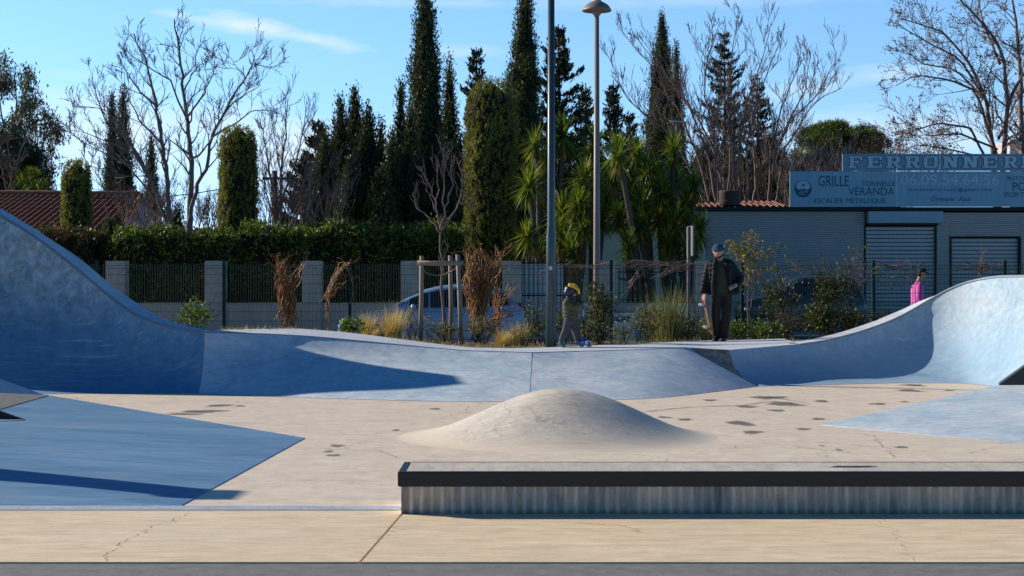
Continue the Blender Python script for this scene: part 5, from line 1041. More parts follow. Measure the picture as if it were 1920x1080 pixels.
guided_tree(t, [(P_((1570, 600), (1590, 540), (1608, 490), (1622, 462)), .8), (P_((1480, 540), (1520, 510), (1560, 495), (1590, 500)), .7), (P_((1590, 560), (1620, 520), (1640, 500)), .5), (P_((1440, 560), (1470, 510), (1500, 495)), .6), (P_((1620, 560), (1600, 510), (1603, 480)), .6), (P_((1660, 560), (1680, 520), (1720, 510)), .4)], 30.8, m_barkr, r0=.014, lev=2, per=5, L0=.35, spread=.9, up=.05, minr=.003, tips=tips, depth=.1)
ti = np.array([tuple(p) for p, d in tips]); ti = ti[RS.rand(len(ti)) < .55]; Cs = np.repeat(ti, 2, 0)+RS.normal(size=(len(ti)*2, 3))*.04
np_mesh('leaves', *leaf_arrays(Cs, RS.normal(size=(len(Cs), 3)), .06, .03), m_shrub, t)
# dry litter and grass as ground cover
n = 5200; Ps = []
for _ in range(n):
    i = random.random(); p = bs[int(i*(len(bs)-1))]; u = random.random()**1.5*.9; y = p.y+.05+(FD+1.2-p.y)*u; x = p.x+random.uniform(-.05, .05)
    if x < -7 or x > 8: continue
    Ps.append((x, y, bed_z(x, y)))
Ps = np.array(Ps); n = len(Ps); d = np.stack([RS.normal(size=n)*.7, RS.normal(size=n)*.7, np.ones(n)*.8], 1)
tag(np_mesh('dry_grass', *blade_arrays(Ps, d, RS.uniform(.05, .19, n), .008, .3, 3), m_straw, None), 'dry straw coloured grass and litter covering the planting bed', kind='stuff')
n = 2600; sel = RS.randint(0, len(Ps), n); d = np.stack([RS.normal(size=n)*.7, RS.normal(size=n)*.7, np.ones(n)*.8], 1)
tag(np_mesh('green_grass', *blade_arrays(Ps[sel]+RS.normal(size=(n, 3))*np.array([.1, .1, 0]), d, RS.uniform(.05, .2, n), .012, .3, 3), m_shrubo, None), 'sparse green weeds over the planting bed', kind='stuff')
# ------------------------------------------------------------------ parked cars
def car(label, x0, yc, zg, Ln, Hh, Wd, mbody, style=0):
    t = thing('parked_car', label, 'car', (x0+Ln/2, yc, zg)); h = Wd/2; k = Hh/1.5
    if style == 0: ST_ = [(0, .45, .58, .62), (.10, .30, .66, .66), (.35, .22, .74, .77), (.8, .2, .84, .88), (1.15, .2, .92, .97), (1.5, .2, .94, 1.17), (1.95, .2, .95, 1.38), (2.3, .2, .95, 1.46), (2.8, .2, .96, 1.50), (3.3, .2, .98, 1.47), (3.65, .22, 1.0, 1.40), (3.9, .25, 1.02, 1.18), (4.08, .3, 1.0, 1.02), (4.18, .38, .9, .92), (4.2, .5, .75, .76)]
    else: ST_ = [(0, .5, .7, .74), (.12, .32, .82, .84), (.45, .26, .92, .95), (1.0, .25, .98, 1.02), (1.3, .25, 1.0, 1.10), (1.75, .25, 1.0, 1.40), (2.05, .25, 1.0, 1.49), (2.6, .25, 1.0, 1.5), (3.4, .25, 1.0, 1.49), (3.9, .26, 1.0, 1.45), (4.15, .3, 1.0, 1.10), (4.22, .36, .95, .97), (4.24, .5, .8, .81)]
    sx_ = Ln/ST_[-1][0]
    def sec(i):
        x, zb, zm, zt = ST_[i]; q = min(1, .86+.14*min(1, x/.4)*min(1, (ST_[-1][0]-x+.25)/.4)); w = h*q
        rt = max(0, zt-zm); return x*sx_, zb*k, zm*k, zt*k, w, w-.02-rt*.34
    rows = []
    for i in range(len(ST_)):
        x, zb, zm, zt, w, wt = sec(i); r = []
        half = [(w*.93, zb), (w*.99, zb+.12), (w, (zb+zm)/2), (w*.985, zm-.03), (w*.965, zm), (wt+.02, zm+(zt-zm)*.86), (wt-.08, zt-.012), (wt*.5, zt+.004)]
        for y_, z_ in half: r.append((x0+x, yc-y_, zg+z_))
        for y_, z_ in half[::-1]: r.append((x0+x, yc+y_, zg+z_))
        rows.append(r)
    mb = MB(); mb.grid(rows); mb.f += [tuple(range(15, -1, -1)), tuple((len(rows)-1)*16+j for j in range(16))]; mb.build('body', mbody, t, True)
    mb2 = MB(); mb2.box2((x0+.3, yc-h*.9, zg+.16), (x0+Ln-.25, yc+h*.9, zg+.3)); mb2.build('underbody', m_dark, t)
    gi = [i for i in range(len(ST_)) if ST_[i][3]-ST_[i][2] > .12]
    def gpt(xx, s_, f):
        xs = [sec(i) for i in range(len(ST_))]
        for a, b in zip(xs[:-1], xs[1:]):
            if a[0] <= xx <= b[0]:
                u = (xx-a[0])/(b[0]-a[0]); zm = a[2]+(b[2]-a[2])*u; zt = a[3]+(b[3]-a[3])*u; w = (a[4]+(b[4]-a[4])*u)*.965; wt = a[5]+(b[5]-a[5])*u+.02
                z0_, z1_ = zm, zm+(zt-zm)*.86; return (x0+xx, yc-s_*(w+(wt-w)*f+.008), zg+z0_+(z1_-z0_)*f+.004)
    xa = ST_[gi[0]][0]*sx_+.1; xb = ST_[gi[-1]][0]*sx_-.02
    cuts = [xa, xa+(xb-xa)*.2, xa+(xb-xa)*.5, xa+(xb-xa)*.78, xb]
    for s_ in (1, -1):
        for a, b in zip(cuts[:-1], cuts[1:]):
            mb = MB(); c_ = [a+.025+(b-a-.05)*j/6 for j in range(7)]; mb.grid([[gpt(c, s_, .06) for c in c_], [gpt(c, s_, .5) for c in c_], [gpt(c, s_, .92) for c in c_]]); mb.build('side_window', m_glass, t, True, fix=False)
    for nm, i0, i1, sg in (('windscreen', gi[0], [i for i in gi if ST_[i][3] >= 1.37][0], -1), ('rear_window', [i for i in gi if ST_[i][3] >= 1.37][-1], gi[-1], 1)):
        g = []
        for u in (.12, .5, .9):
            a, b = sec(i0), sec(i1); x = a[0]+(b[0]-a[0])*u; z = a[3]+(b[3]-a[3])*u; wt = (a[5]+(b[5]-a[5])*u)-.1; g.append([(x0+x+sg*.012, yc+wt*v_, zg+z+.03) for v_ in (-.95, -.5, 0, .5, .95)])
        mb = MB(); mb.grid(g); mb.build(nm, m_glass, t, True, fix=False)
    rw = .31*(1 if style == 0 else 1.1)
    for xw in (.78*sx_, 3.36*sx_):
        for s_ in (1, -1):
            yw = yc-s_*(h-.10); mb = MB(); ring = []
            for a in range(25):
                th = a*math.pi/12; ring.append([(x0+xw+r_*math.cos(th), yw-s_*dy, zg+rw+r_*math.sin(th)) for r_, dy in ((rw*.62, .1), (rw*.95, .11), (rw, .08), (rw, -.08), (rw*.9, -.1))])
            mb.grid(ring); w_ = mb.build('wheel', m_tyre, t, True, fix=False); mb = MB()
            mb.prism([(x0+xw+rw*.2*math.cos(a*.628), yw-s_*.095, zg+rw+rw*.2*math.sin(a*.628)) for a in range(10)], (0, s_*.02, 0))
            for a in range(7):
                th = a*2*math.pi/7; mb.tube([(x0+xw+.03*math.cos(th), yw-s_*.09, zg+rw+.03*math.sin(th)), (x0+xw+rw*.63*math.cos(th), yw-s_*.10, zg+rw+rw*.63*math.sin(th))], [.035, .025], 5)
            mb.tube([(x0+xw+rw*.63*math.cos(a*math.pi/12), yw-s_*.098, zg+rw+rw*.63*math.sin(a*math.pi/12)) for a in range(25)], .018, 5, cap=False); mb.build('rim', m_rim, w_, True, fix=False)
            mb = MB(); mb.tube([(x0+xw+(rw+.04)*math.cos(a*math.pi/14), yc-s_*(h+.004), zg+rw+(rw+.04)*math.sin(a*math.pi/14)) for a in range(15)], .022, 5); mb.build('wheel_arch', m_dark, t, True)
    for s_ in (1, -1):
        mb = MB(); mb.ball((x0+.16, yc-s_*(h*.78), zg+.68*k), (.14, .16, .07)); mb.build('headlight', m_lampg, t, True)
        mb = MB(); mb.ball((x0+Ln-.12, yc-s_*(h*.82), zg+.93*k), (.10, .13, .15)); mb.build('tail_light', m_red, t, True)
        mb = MB(); mb.ball((x0+xa+.12, yc-s_*(h+.09), zg+1.0*k), (.07, .10, .07)); mb.build('wing_mirror', mbody, t, True)
        for xh in (cuts[1]+.7, cuts[2]+.8): mb = MB(); mb.box((x0+xh, yc-s_*(h+.012), zg+.80*k), (.16, .03, .03)); mb.build('door_handle', m_dark, t, bevel=.008)
    mb = MB(); mb.box((x0+Ln+.012, yc, zg+.62), (.02, .5, .11)); mb.build('number_plate', m_lampw, t); mb = MB(); mb.box((x0+Ln-.02, yc, zg+.42), (.12, Wd*.88, .14)); mb.build('bumper', m_dark if style else mbody, t, bevel=.03)
    return t
car('pale blue hatchback parked along the garden wall behind the stake frame', U(640, 0, 38)[0], 38, .0, 4.35, 1.60, 1.72, m_carb, 0)
car('dark navy van-like car parked in front of the workshop behind brambles', U(1392, 0, 48)[0], 49, .03, 3.75, 1.82, 1.75, m_card, 1)
# ------------------------------------------------------------------ people
def remesh(mb, voxel, smooth=3):
    me = mb.mesh('tmp'); o = bpy.data.objects.new('tmp_body', me); C.objects.link(o)
    bm = bmesh.new(); bm.from_mesh(me); bmesh.ops.recalc_face_normals(bm, faces=bm.faces); bm.to_mesh(me); bm.free()
    r = o.modifiers.new('r', 'REMESH'); r.mode = 'VOXEL'; r.voxel_size = voxel; r.use_smooth_shade = True
    if smooth: s_ = o.modifiers.new('s', 'SMOOTH'); s_.factor = .5; s_.iterations = smooth
    bpy.context.view_layer.update(); dg = bpy.context.evaluated_depsgraph_get(); out = bpy.data.meshes.new_from_object(o.evaluated_get(dg)); bpy.data.objects.remove(o); bpy.data.meshes.remove(me); return out
class Fig:
    def __init__(s, o): s.o = Vector(o); s.m = MB()
    def p(s, v): return s.o+Vector(v)
    def limb(s, pts, rr, flat=1.0, n=14):
        P = [s.p(q) for q in pts]
        Q = []; R = []
        for i in range(len(P)-1):
            for j in range(5): Q.append(P[i].lerp(P[i+1], j/5)); R.append(rr[i]+(rr[i+1]-rr[i])*j/5)
        Q.append(P[-1]); R.append(rr[-1]); s.m.tube(Q, R, n, True, flat)
        for q, r in ((P[0], rr[0]), (P[-1], rr[-1])): s.m.ball(q, r*.98, 12, 8)
        for q, r in zip(P[1:-1], rr[1:-1]): s.m.ball(q, (r*.99, r*.99, r*.99), 12, 8)
        return s
    def ell(s, c, r): s.m.ball(s.p(c), r, 18, 12); return s
    def trunk_(s, secs, n=20):      # (z, cx, cy, rx, ry)
        rows = [[tuple(s.p((cx_+rx*math.cos(2*math.pi*j/n), cy_+ry*math.sin(2*math.pi*j/n), z))) for j in range(n)] for z, cx_, cy_, rx, ry in secs]
        b = len(s.m.v); s.m.v += [p for r in rows for p in r]
        for i in range(len(rows)-1):
            for j in range(n): s.m.f.append((b+i*n+j, b+i*n+(j+1) % n, b+(i+1)*n+(j+1) % n, b+(i+1)*n+j))
        s.m.f.append(tuple(b+j for j in range(n-1, -1, -1))); s.m.f.append(tuple(b+(len(rows)-1)*n+j for j in range(n))); return s
    def build(s, name, m, par, voxel=.008, smooth=3):
        me = remesh(s.m, voxel, smooth); o = link(name, me, m, par, True); return o
def hand(f, w, d, up, L=.18, curl=.5, thumb_side=1, r=.0085):
    """palm at w pointing along d, finger bend towards up; five fingers rooted in the palm"""
    w, d, up = Vector(w), Vector(d).normalized(), Vector(up).normalized(); sd = d.cross(up).normalized(); pl = L*.5
    for k in range(5): f.limb([w+sd*(k-2)*L*.075, w+d*pl+sd*(k-2)*L*.10], [r*1.7, r*1.5])
    for k, ln in enumerate((.42, .48, .46, .37)):
        b = w+d*pl*.95+sd*(1.5-k)*L*.125*thumb_side; a1 = d*math.cos(curl*.6)+up*math.sin(curl*.6); a2 = d*math.cos(curl*1.5)+up*math.sin(curl*1.5); a3 = d*math.cos(curl*2.4)+up*math.sin(curl*2.4)
        q1 = b+a1*L*ln*.42; q2 = q1+a2*L*ln*.33; f.limb([b, q1, q2, q2+a3*L*ln*.25], [r, r*.95, r*.88, r*.75], n=8)
    b = w+d*pl*.3+sd*L*.2*thumb_side; q = b+(d*.7+sd*thumb_side*.6+up*.25).normalized()*L*.22; f.limb([b-sd*L*.1*thumb_side, q, q+(d*.9+up*.4).normalized()*L*.15], [r*1.3, r*1.1, r*.85], n=8)
def head(f, c, R, look, tilt=0.0):
    """head with brow, nose, mouth, chin, ears; c centre, R half height, look = facing direction in plan"""
    lk = Vector((look[0], look[1], 0)).normalized(); sd = Vector((-lk.y, lk.x, 0)); dn = (lk*math.cos(tilt)-Vector((0, 0, 1))*math.sin(tilt)); upv = Vector((0, 0, 1))*math.cos(tilt)+lk*math.sin(tilt); c = Vector(c)
    def q(a, b, e): return c+dn*a*R+sd*b*R+upv*e*R
    f.ell(q(-.08, 0, .25), (R*.76,)*3); f.ell(q(.10, 0, -.05), (R*.66,)*3); f.ell(q(.30, 0, -.42), (R*.47,)*3); f.ell(q(.50, 0, -.74), (R*.22,)*3)
    for s_ in (-1, 1):
        f.ell(q(.16, .42*s_, -.50), (R*.26,)*3); f.ell(q(-.02, .72*s_, -.03), (R*.15, R*.15, R*.2)); f.ell(q(.52, .30*s_, -.14), (R*.20,)*3); f.ell(q(.62, .24*s_, .14), (R*.11,)*3)
    f.limb([q(.66, 0, .10), q(.82, 0, -.14), q(.90, 0, -.24)], [R*.08, R*.10, R*.12], n=8); f.ell(q(.72, .10, -.26), (R*.09,)*3); f.ell(q(.72, -.10, -.26), (R*.09,)*3)
    f.limb([q(.70, -.16, -.50), q(.75, 0, -.49), q(.70, .16, -.50)], [R*.05, R*.065, R*.05], n=8); f.limb([q(.68, -.13, -.57), q(.72, 0, -.58), q(.68, .13, -.57)], [R*.05, R*.06, R*.05], n=8)
    return q, lk, sd
def eyes(q, R, par, m):
    for s_ in (-1, 1):
        mb = MB(); mb.ball(q(.66, .26*s_, .01), R*.095, 10, 8); mb.build('eye', m, par, True)
# --- man with skateboard
MX, MYD = (1349-960)*28.3/F, 28.3; mz = .552
t = thing('person', 'man in blue beanie and black jacket standing on the plateau holding a skateboard', 'person', (MX, MYD, mz)); O = (MX, MYD, mz)
b = Fig(O); look = (-.42, -1)
q, lk, sd = head(b, (-.025, -.035, 1.588), .122, look, .30)
b.limb([(-.005, .005, 1.50), (.015, .02, 1.36)], [.055, .065]); b.trunk_([(.82, .04, 0, .15, .105), (.95, .04, 0, .155, .11), (1.1, .035, 0, .15, .105), (1.28, .03, .01, .175, .11), (1.38, .02, .01, .16, .09), (1.43, .02, .015, .07, .06)])
b.limb([(-.165, .01, 1.36), (-.245, .03, 1.09), (-.275, -.02, .85)], [.055, .045, .033]); b.limb([(.205, .01, 1.36), (.355, .05, 1.13), (.27, -.15, 1.0)], [.055, .045, .034])
hand(b, (-.277, -.025, .84), (-.02, -.08, -1), (-.9, -.3, 0), .175, .85, 1); hand(b, (.265, -.155, .995), (-.85, -.42, -.30), (-.35, .3, -.75), .17, 1.0, -1)
b.limb([(-.045, 0, .88), (-.065, -.03, .46), (-.05, .03, .09)], [.085, .058, .042]); b.limb([(.125, 0, .88), (.105, -.05, .46), (.062, -.04, .09)], [.085, .058, .042]); b.limb([(-.05, .03, .06), (-.09, -.10, .035)], [.04, .035]); b.limb([(.06, -.04, .06), (.03, -.17, .035)], [.04, .035])
body = b.build('body', m_skin, t, .006, 2); eyes(q, .122, t, m_hair)
def shell(nm, m, fn, vox=.009, sm=3, par=None): f = Fig(O); fn(f); return f.build(nm, m, par or t, vox, sm)
def f_beard(f):
    for k in range(11):
        a = -1.0+k*.2; f.ell(q(.16+.46*(1-a*a*.85), .56*a, -.40-.34*(1-a*a*.85)), (.019, .018, .027))
    f.limb([q(.68, -.24, -.52), q(.76, 0, -.40), q(.68, .24, -.52)], [.008, .010, .008])
    f.ell(q(.60, 0, -.80), (.026, .022, .024))
shell('beard', m_hair, f_beard, .006, 2)
def f_beanie(f):
    f.ell(q(-.10, 0, .42), (.104, .104, .088)); f.ell(q(-.14, 0, .62), (.085, .085, .07))
    ring = [q(-.08+.86*math.cos(a*math.pi/9), .82*math.sin(a*math.pi/9), .33+.10*math.cos(a*math.pi/9)) for a in range(19)]; f.limb(ring, [.020]*19, n=10)
shell('beanie', m_beanie, f_beanie, .006, 2)
def f_brow(f):
    for s_ in (-1, 1): f.limb([q(.64, .12*s_, .16), q(.66, .28*s_, .19), q(.56, .42*s_, .15)], [.006, .007, .005], n=8)
shell('eyebrows', m_hair, f_brow, .004, 1)
def f_jacket(f):
    for s_, x in ((-1, -.02), (1, .08)):
        pass
    # back and two open fronts as overlapping quilted rolls
    for z, w, dx in ((1.36, .185, .02), (1.28, .205, .02), (1.20, .215, .03), (1.12, .22, .035), (1.04, .225, .04), (.96, .23, .045), (.88, .235, .05)):
        for k in range(15):
            a = math.radians(-52+k*(284/14)); x = dx+w*math.cos(a); y = .02+.155*math.sin(a)
            if z > .84: f.ell((x, y, z), (.052, .045, .052))
    f.limb([(-.16, .01, 1.385), (-.10, .02, 1.42), (.02, .045, 1.425), (.14, .02, 1.42), (.20, .01, 1.385)], [.055, .05, .05, .05, .055])
    f.limb([(-.075, -.075, 1.385), (-.085, -.02, 1.435), (.01, .06, 1.46), (.10, -.02, 1.435), (.095, -.075, 1.385)], [.028, .03, .03, .03, .03])
    f.limb([(-.08, -.085, 1.39), (-.115, -.135, 1.2), (-.13, -.145, 1.0), (-.125, -.14, .82)], [.03, .034, .036, .034]); f.limb([(.105, -.085, 1.39), (.14, -.135, 1.2), (.165, -.145, 1.05), (.20, -.13, .90)], [.034, .038, .040, .036])
    for i, zz in enumerate((1.36, 1.29, 1.22, 1.15, 1.08, 1.01, .95, .90)):
        u = (1.36-zz)/.46; x = -.175-.115*u-.01*math.sin(u*3); f.ell((x, .015-.02*u, zz), (.078-.016*u, .078-.014*u, .046))
    f.limb([(-.19, .01, 1.34), (-.262, .03, 1.09), (-.285, -.02, .885)], [.068, .060, .05])
    f.limb([(.205, .01, 1.35), (.37, .05, 1.13), (.30, -.12, 1.015)], [.078, .072, .056])
    for p_ in ((.25, .02, 1.29), (.30, .03, 1.22), (.345, .04, 1.16), (.355, .0, 1.10), (.33, -.07, 1.05)): f.ell(p_, (.078, .075, .05))
    f.limb([(.26, .03, 1.0), (.30, .04, .90)], [.09, .075]); f.ell((.27, -.02, .89), (.085, .10, .06))
shell('jacket', m_jack, f_jacket, .009, 2)
def f_sweat(f): f.trunk_([(.86, .04, -.005, .165, .128), (.90, .04, -.005, .172, .135), (1.1, .035, -.01, .165, .130), (1.28, .03, 0, .17, .12), (1.37, .02, 0, .12, .09), (1.43, .005, .005, .068, .066)])
shell('sweater', m_sweat, f_sweat)
def f_trou(f):
    f.trunk_([(.80, .04, 0, .155, .115), (.88, .04, 0, .165, .122), (.95, .04, 0, .165, .12)])
    f.limb([(-.045, 0, .86), (-.066, -.03, .48), (-.055, .03, .10)], [.094, .078, .070]); f.limb([(.135, 0, .86), (.118, -.05, .48), (.070, -.035, .10)], [.096, .082, .074])
    for x, y, z in ((-.055, .0, .13), (.066, -.06, .14), (.06, -.07, .08), (-.05, -.0, .07)): f.ell((x, y, z), (.078, .074, .03))
shell('trousers', m_trou, f_trou)
for p0, p1 in (((-.052, .045, .045), (-.105, -.15, .035)), ((.065, -.03, .045), (.015, -.23, .035))):
    def f_shoe(f): f.limb([p0, p1], [.046, .042], 1.0); f.limb([(p0[0], p0[1], .018), (p1[0], p1[1]-.01, .018)], [.050, .048], .5); f.limb([p0, (p0[0], p0[1], .10)], [.045, .042])
    shell('shoe', m_shoe, f_shoe, .007, 2)
# skateboard hanging from his hand
t2 = thing('skateboard', 'worn skateboard with cream wheels hanging from the hand of the man', 'skateboard', (MX-.25, MYD-.06, mz+.45))
def sk(u, v, w): # u along board (top to bottom), v across, w normal towards the left
    a = Vector((-.318, -.075, .83)); e = Vector((-.185, -.11, .12)); ax = (e-a).normalized(); nn = Vector((-ax.z*-1, 0, ax.x)); nn = Vector((ax.z, 0, -ax.x)); nn = nn if nn.x < 0 else -nn; sd_ = Vector((.0, 1, 0)); sd_ = (sd_*.99+nn*.05).normalized(); n2 = ax.cross(sd_).normalized(); n2 = n2 if n2.x < 0 else -n2
    return Vector(O)+a+ax*u+sd_*v+n2*w
rows = []
for i in range(25):
    u = .74*i/24; wd = .102*min(1, (max(0, 1-(abs(u-.37)/.37)**8))**.5+.02); kick = max(0, (abs(u-.37)-.25))*.35; rows.append([tuple(sk(u, wd*s_, -kick-.012*(s_*s_))) for s_ in (-1, -.6, 0, .6, 1)])
mb = MB(); mb.grid(rows); mb.grid([[tuple(Vector(p)+(sk(0, 0, -.011)-sk(0, 0, 0))) for p in r] for r in rows]); k = len(rows)
for j in (0, 4): mb.grid([[r[j] for r in rows], [tuple(Vector(r[j])+(sk(0, 0, -.011)-sk(0, 0, 0))) for r in rows]])
mb.build('deck', m_maple, t2, True)
for u in (.17, .57):
    mb = MB(); mb.tube([sk(u, -.075, .05), sk(u, .075, .05)], .011, 8); mb.tube([sk(u, 0, -.0), sk(u, 0, .05)], [.026, .016], 8); mb.build('truck', m_truck, t2, True)
    for v in (-.088, .088): mb = MB(); mb.tube([sk(u, v-.019, .05), sk(u, v-.016, .05), sk(u, v+.016, .05), sk(u, v+.019, .05)], [.022, .029, .029, .022], 16); w_ = mb.build('wheel', m_wheel, t2, True); mb = MB(); mb.tube([sk(u, v-.0205, .05), sk(u, v+.0205, .05)], .010, 8); mb.build('bearing', m_truck, w_)
# --- child on the scooter
CX_, CD = (1070-960)*25.75/F, 25.75; cz = .548; O = (CX_, CD, cz)
t = thing('person', 'small child with yellow and navy helmet and olive jacket pushing a blue scooter', 'person', O)
b = Fig(O); q, lk, sd = head(b, (.015, -.0, .885), .098, (.9, .42), .15)
b.limb([(0, 0, .82), (-.01, 0, .74)], [.042, .05]); b.trunk_([(.44, -.005, 0, .085, .07), (.55, -.01, 0, .09, .075), (.68, -.015, 0, .095, .075), (.76, -.012, 0, .075, .06)])
b.limb([(-.04, -.085, .72), (.07, -.12, .66), (.19, -.10, .70)], [.038, .032, .024]); b.limb([(.0, .085, .72), (.09, .12, .67), (.19, .10, .70)], [.038, .032, .024])
hand(b, (.185, -.10, .70), (1, .1, -.05), (0, .15, -1), .095, 1.1, 1, .0062); hand(b, (.185, .10, .70), (1, -.1, -.05), (0, -.15, -1), .095, 1.1, -1, .0062)
b.limb([(-.03, -.04, .45), (-.075, -.05, .28), (-.155, -.05, .09)], [.062, .045, .034]); b.limb([(.02, .03, .45), (.075, .02, .28), (.115, .01, .10)], [.062, .045, .034]); b.limb([(-.155, -.05, .06), (-.115, -.05, .03)], [.03, .026]); b.limb([(.115, .01, .085), (.165, .0, .075)], [.03, .026])
b.build('body', m_skin, t, .005, 2); eyes(q, .098, t, m_hair)
def f1(f): f.ell((.0, 0, .915), (.108, .102, .098)); f.ell((-.03, 0, .88), (.088, .094, .085))
shell('helmet', m_helm, f1, .006, 3)
def f2(f):
    for k in range(7):
        a = -1.0+k*.333; f.limb([(-.02, .070*a, 1.010-.02*a*a), (.07, .100*a, .995-.03*a*a), (.118, .108*a, .935-.01*a*a), (.134, .100*a, .865)], [.022, .026, .024, .016])
shell('helmet_shell', m_yel, f2, .006, 3)
def f3(f): f.limb([(-.05, -.03, .80), (.0, -.06, .81), (.055, -.03, .80), (.05, .05, .80), (-.04, .05, .80), (-.05, -.03, .80)], [.03]*6)
shell('scarf', m_helm, f3, .007, 2)
def f4(f):
    f.trunk_([(.455, -.005, 0, .118, .10), (.48, -.005, 0, .125, .108), (.58, -.01, 0, .122, .105), (.70, -.02, 0, .118, .10), (.77, -.015, 0, .09, .08), (.80, -.01, 0, .06, .06)])
    f.limb([(-.055, -.085, .715), (.045, -.125, .645), (.17, -.10, .695)], [.062, .054, .04]); f.limb([(-.02, .085, .73), (.08, .125, .70), (.17, .10, .71)], [.062, .055, .044]); f.ell((-.06, -.10, .70), (.065, .05, .07))
    for z in (.50, .56, .62): f.ell((-.01, -.02, z), (.124, .10, .02))
shell('jacket', m_olive, f4, .007, 2)
def f5(f):
    f.trunk_([(.40, -.005, 0, .095, .08), (.48, -.005, 0, .10, .085)]); f.limb([(-.035, -.04, .44), (-.08, -.05, .28), (-.145, -.05, .115)], [.078, .063, .055]); f.limb([(.025, .03, .44), (.078, .02, .28), (.112, .01, .13)], [.078, .063, .054])
    for x, y, z in ((-.135, -.05, .15), (-.12, -.05, .19), (.11, .01, .17), (.1, .015, .22)): f.ell((x, y, z), (.06, .056, .02))
shell('joggers', m_grey, f5, .007, 2)
for p0, p1, lift in (((-.165, -.05, .075), (-.125, -.06, .03), 0), ((.105, .01, .085), (.185, -.02, .078), 0)):
    def f6(f): f.limb([p0, p1], [.036, .032]); f.limb([(p0[0], p0[1], p0[2]-.012), (p1[0]+.01, p1[1], p1[2]-.012)], [.036, .034], .5); f.limb([p0, (p0[0]+.005, p0[1], p0[2]+.045)], [.034, .034])
    shell('shoe', m_teal, f6, .006, 2)
t2 = thing('kick_scooter', 'blue three wheeled kick scooter under the child', 'scooter', (CX_+.1, CD, cz)); V_ = lambda *a: Vector(O)+Vector(a)
mb = MB(); mb.prism([V_(-.13, -.045, .045), V_(.10, -.058, .045), V_(.20, -.05, .06), V_(.20, .05, .06), V_(.10, .058, .045), V_(-.13, .045, .045)], (0, 0, .018)); mb.build('deck', m_scoot, t2, bevel=.006)
mb = MB(); mb.tube([V_(.18, -.10, .05), V_(.235, -.06, .085), V_(.25, 0, .10), V_(.255, .06, .085), V_(.22, .10, .05)], [.022, .034, .04, .034, .022], 12); mb.tube([V_(.17, 0, .07), V_(.24, 0, .11), V_(.225, 0, .16)], [.03, .04, .026], 12); mb.build('front_housing', m_scoot, t2, True)
def wheel(c, r, w, nm='wheel'):
    mb = MB(); c = Vector(c); mb.tube([c+Vector((0, -w/2, 0)), c+Vector((0, -w*.38, 0)), c+Vector((0, w*.38, 0)), c+Vector((0, w/2, 0))], [r*.85, r, r, r*.85], 24); o_ = mb.build(nm, m_wheel, t2, True)
    mb = MB(); mb.tube([c+Vector((0, -w/2-.004, 0)), c+Vector((0, w/2+.004, 0))], r*.58, 16); mb.build('hub', m_galvw, o_, True)
m_galvw = plain('wheel_hub', (.22, .22, .24), .5)
wheel(V_(.185, .12, .055), .055, .028); wheel(V_(.285, -.10, .055), .058, .03); wheel(V_(-.135, 0, .036), .036, .03)
mb = MB(); mb.tube([V_(.225, 0, .14), V_(.205, 0, .45)], .0135, 10); mb.build('lower_stem', m_dark, t2, True); mb = MB(); mb.tube([V_(.205, 0, .45), V_(.195, 0, .68)], .0115, 10); mb.build('upper_stem', m_truck, t2, True)
mb = MB(); mb.tube([V_(.207, 0, .445), V_(.205, 0, .475)], .023, 12); mb.build('clamp', m_scoot, t2, True); mb = MB(); mb.tube([V_(.195, -.13, .685), V_(.195, .13, .685)], .011, 10); mb.build('handlebar', m_dark, t2, True)
for s_ in (-1, 1): mb = MB(); mb.tube([V_(.195, s_*.075, .685), V_(.195, s_*.15, .685)], .017, 10); mb.build('grip', m_scoot, t2, True)
# --- passer-by in pink
D_ = 37.6; O = ((1722-960)*D_/F, D_, .19); t = thing('person', 'person in pink jacket and black cap walking behind the wave wall', 'person', O)
b = Fig(O); q, lk, sd = head(b, (.075, -.02, 1.655), .118, (1, -.12), .22); b.limb([(.035, 0, 1.55), (.0, 0, 1.44)], [.052, .06]); b.trunk_([(.84, -.02, 0, .12, .15), (1.0, -.02, 0, .115, .15), (1.25, -.02, 0, .125, .17), (1.38, -.01, 0, .11, .15), (1.45, 0, 0, .06, .07)])
b.limb([(-.01, -.19, 1.36), (-.04, -.24, 1.10), (.03, -.25, .86)], [.052, .044, .032]); b.limb([(-.01, .19, 1.36), (-.05, .24, 1.10), (.02, .24, .86)], [.052, .044, .032]); hand(b, (.03, -.25, .85), (.1, 0, -1), (1, 0, 0), .17, .5, 1); hand(b, (.02, .24, .85), (.1, 0, -1), (1, 0, 0), .17, .5, -1)
b.limb([(-.02, -.08, .86), (.06, -.09, .48), (.0, -.09, .09)], [.085, .058, .042]); b.limb([(-.02, .08, .86), (.0, .09, .48), (-.16, .09, .12)], [.085, .058, .042]); b.limb([(.0, -.09, .06), (.14, -.09, .035)], [.04, .034]); b.limb([(-.16, .09, .09), (-.03, .09, .035)], [.04, .034])
b.build('body', m_skin, t, .008, 2); eyes(q, .118, t, m_hair)
def f7(f): f.ell(q(-.22, 0, .30), (.085, .095, .09)); f.ell(q(-.42, 0, -.08), (.055, .085, .085))
shell('hair', m_hair, f7, .008, 2)
def f8(f):
    f.ell(q(-.06, 0, .55), (.108, .104, .066)); f.ell(q(-.08, 0, .38), (.108, .104, .05))
    for k in range(7): a = -.75+k*.25; f.limb([q(.55, .55*a, .40), q(1.32-.25*a*a, .62*a, .27)], [.014, .010])
shell('cap', m_cap, f8, .007, 2)
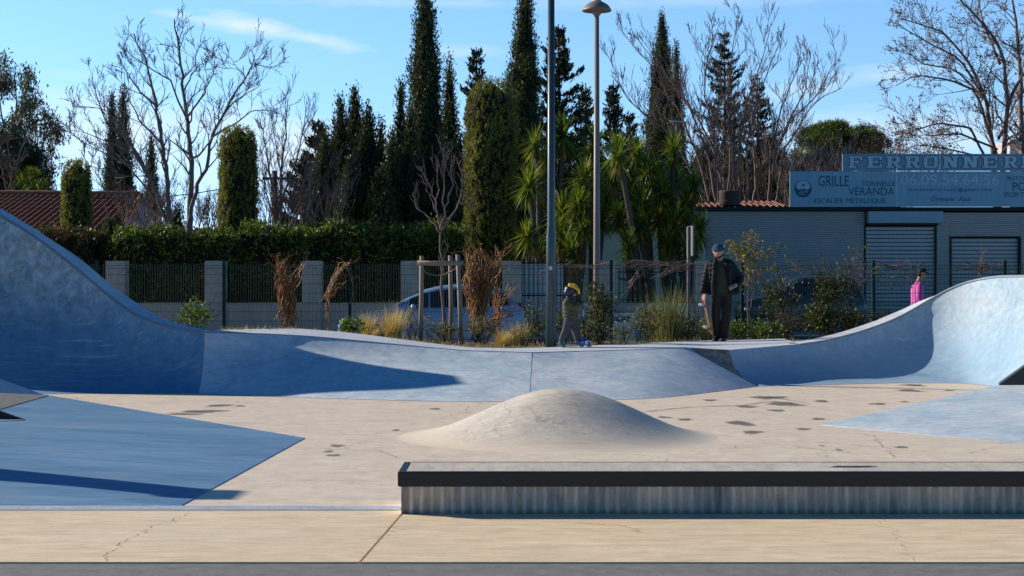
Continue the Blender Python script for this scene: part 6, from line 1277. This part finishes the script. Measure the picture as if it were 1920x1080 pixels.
def f9(f):
    f.trunk_([(.80, -.02, 0, .150, .185), (.86, -.02, 0, .155, .19), (1.05, -.02, 0, .148, .19), (1.25, -.025, 0, .150, .20), (1.38, -.015, 0, .13, .175), (1.46, .01, 0, .075, .085)])
    f.limb([(-.01, -.19, 1.37), (-.045, -.25, 1.10), (.03, -.26, .88)], [.078, .068, .055]); f.limb([(-.01, .19, 1.37), (-.05, .25, 1.10), (.02, .25, .88)], [.078, .068, .055])
shell('jacket', m_pink, f9, .008, 1)
def f10(f): f.trunk_([(.80, -.02, 0, .13, .16), (.9, -.02, 0, .135, .165)]); f.limb([(-.02, -.08, .85), (.06, -.09, .48), (.0, -.09, .11)], [.105, .085, .075]); f.limb([(-.02, .08, .85), (.0, .09, .48), (-.15, .09, .14)], [.105, .085, .075])
shell('trousers', m_trou, f10, .009, 2)
for p0, p1 in (((.0, -.09, .05), (.16, -.09, .035)), ((-.17, .09, .085), (-.02, .09, .035))):
    def f11(f): f.limb([p0, p1], [.046, .042]); f.limb([(p0[0], p0[1], .02), (p1[0], p1[1], .02)], [.05, .047], .5)
    shell('shoe', m_shoe, f11, .008, 2)

# ------------------------------------------------------------------ groups of things of one kind
GR = {'cypress_tree': 'dark cypresses behind the garden', 'conifer_tree': 'dark firs on the skyline', 'evergreen_tree': 'evergreens far behind', 'bare_tree': 'leafless winter trees', 'winter_shrub': 'leafless winter shrubs', 'yucca': 'yuccas behind the railings', 'grass_tuft': 'grass tufts in the planting bed', 'shrub': 'shrubs in the planting bed', 'dead_vine': 'dead vines on the wire fence', 'hedge': 'clipped hedges behind the garden wall', 'hip_bank': 'low hip banks on the bowl floor', 'parked_car': 'cars parked along the road', 'person': 'people at the skatepark'}
for o in list(C.objects):
    if o.parent is None and 'category' in o:
        b_ = o.name.split('.')[0]
        if b_ in GR: o['group'] = 'clipped cypresses in the garden' if 'clipped cypress' in o['label'] and o['label'].split(' with')[0].endswith('clipped cypress') or 'clipped cypress column' in o['label'] else GR[b_]
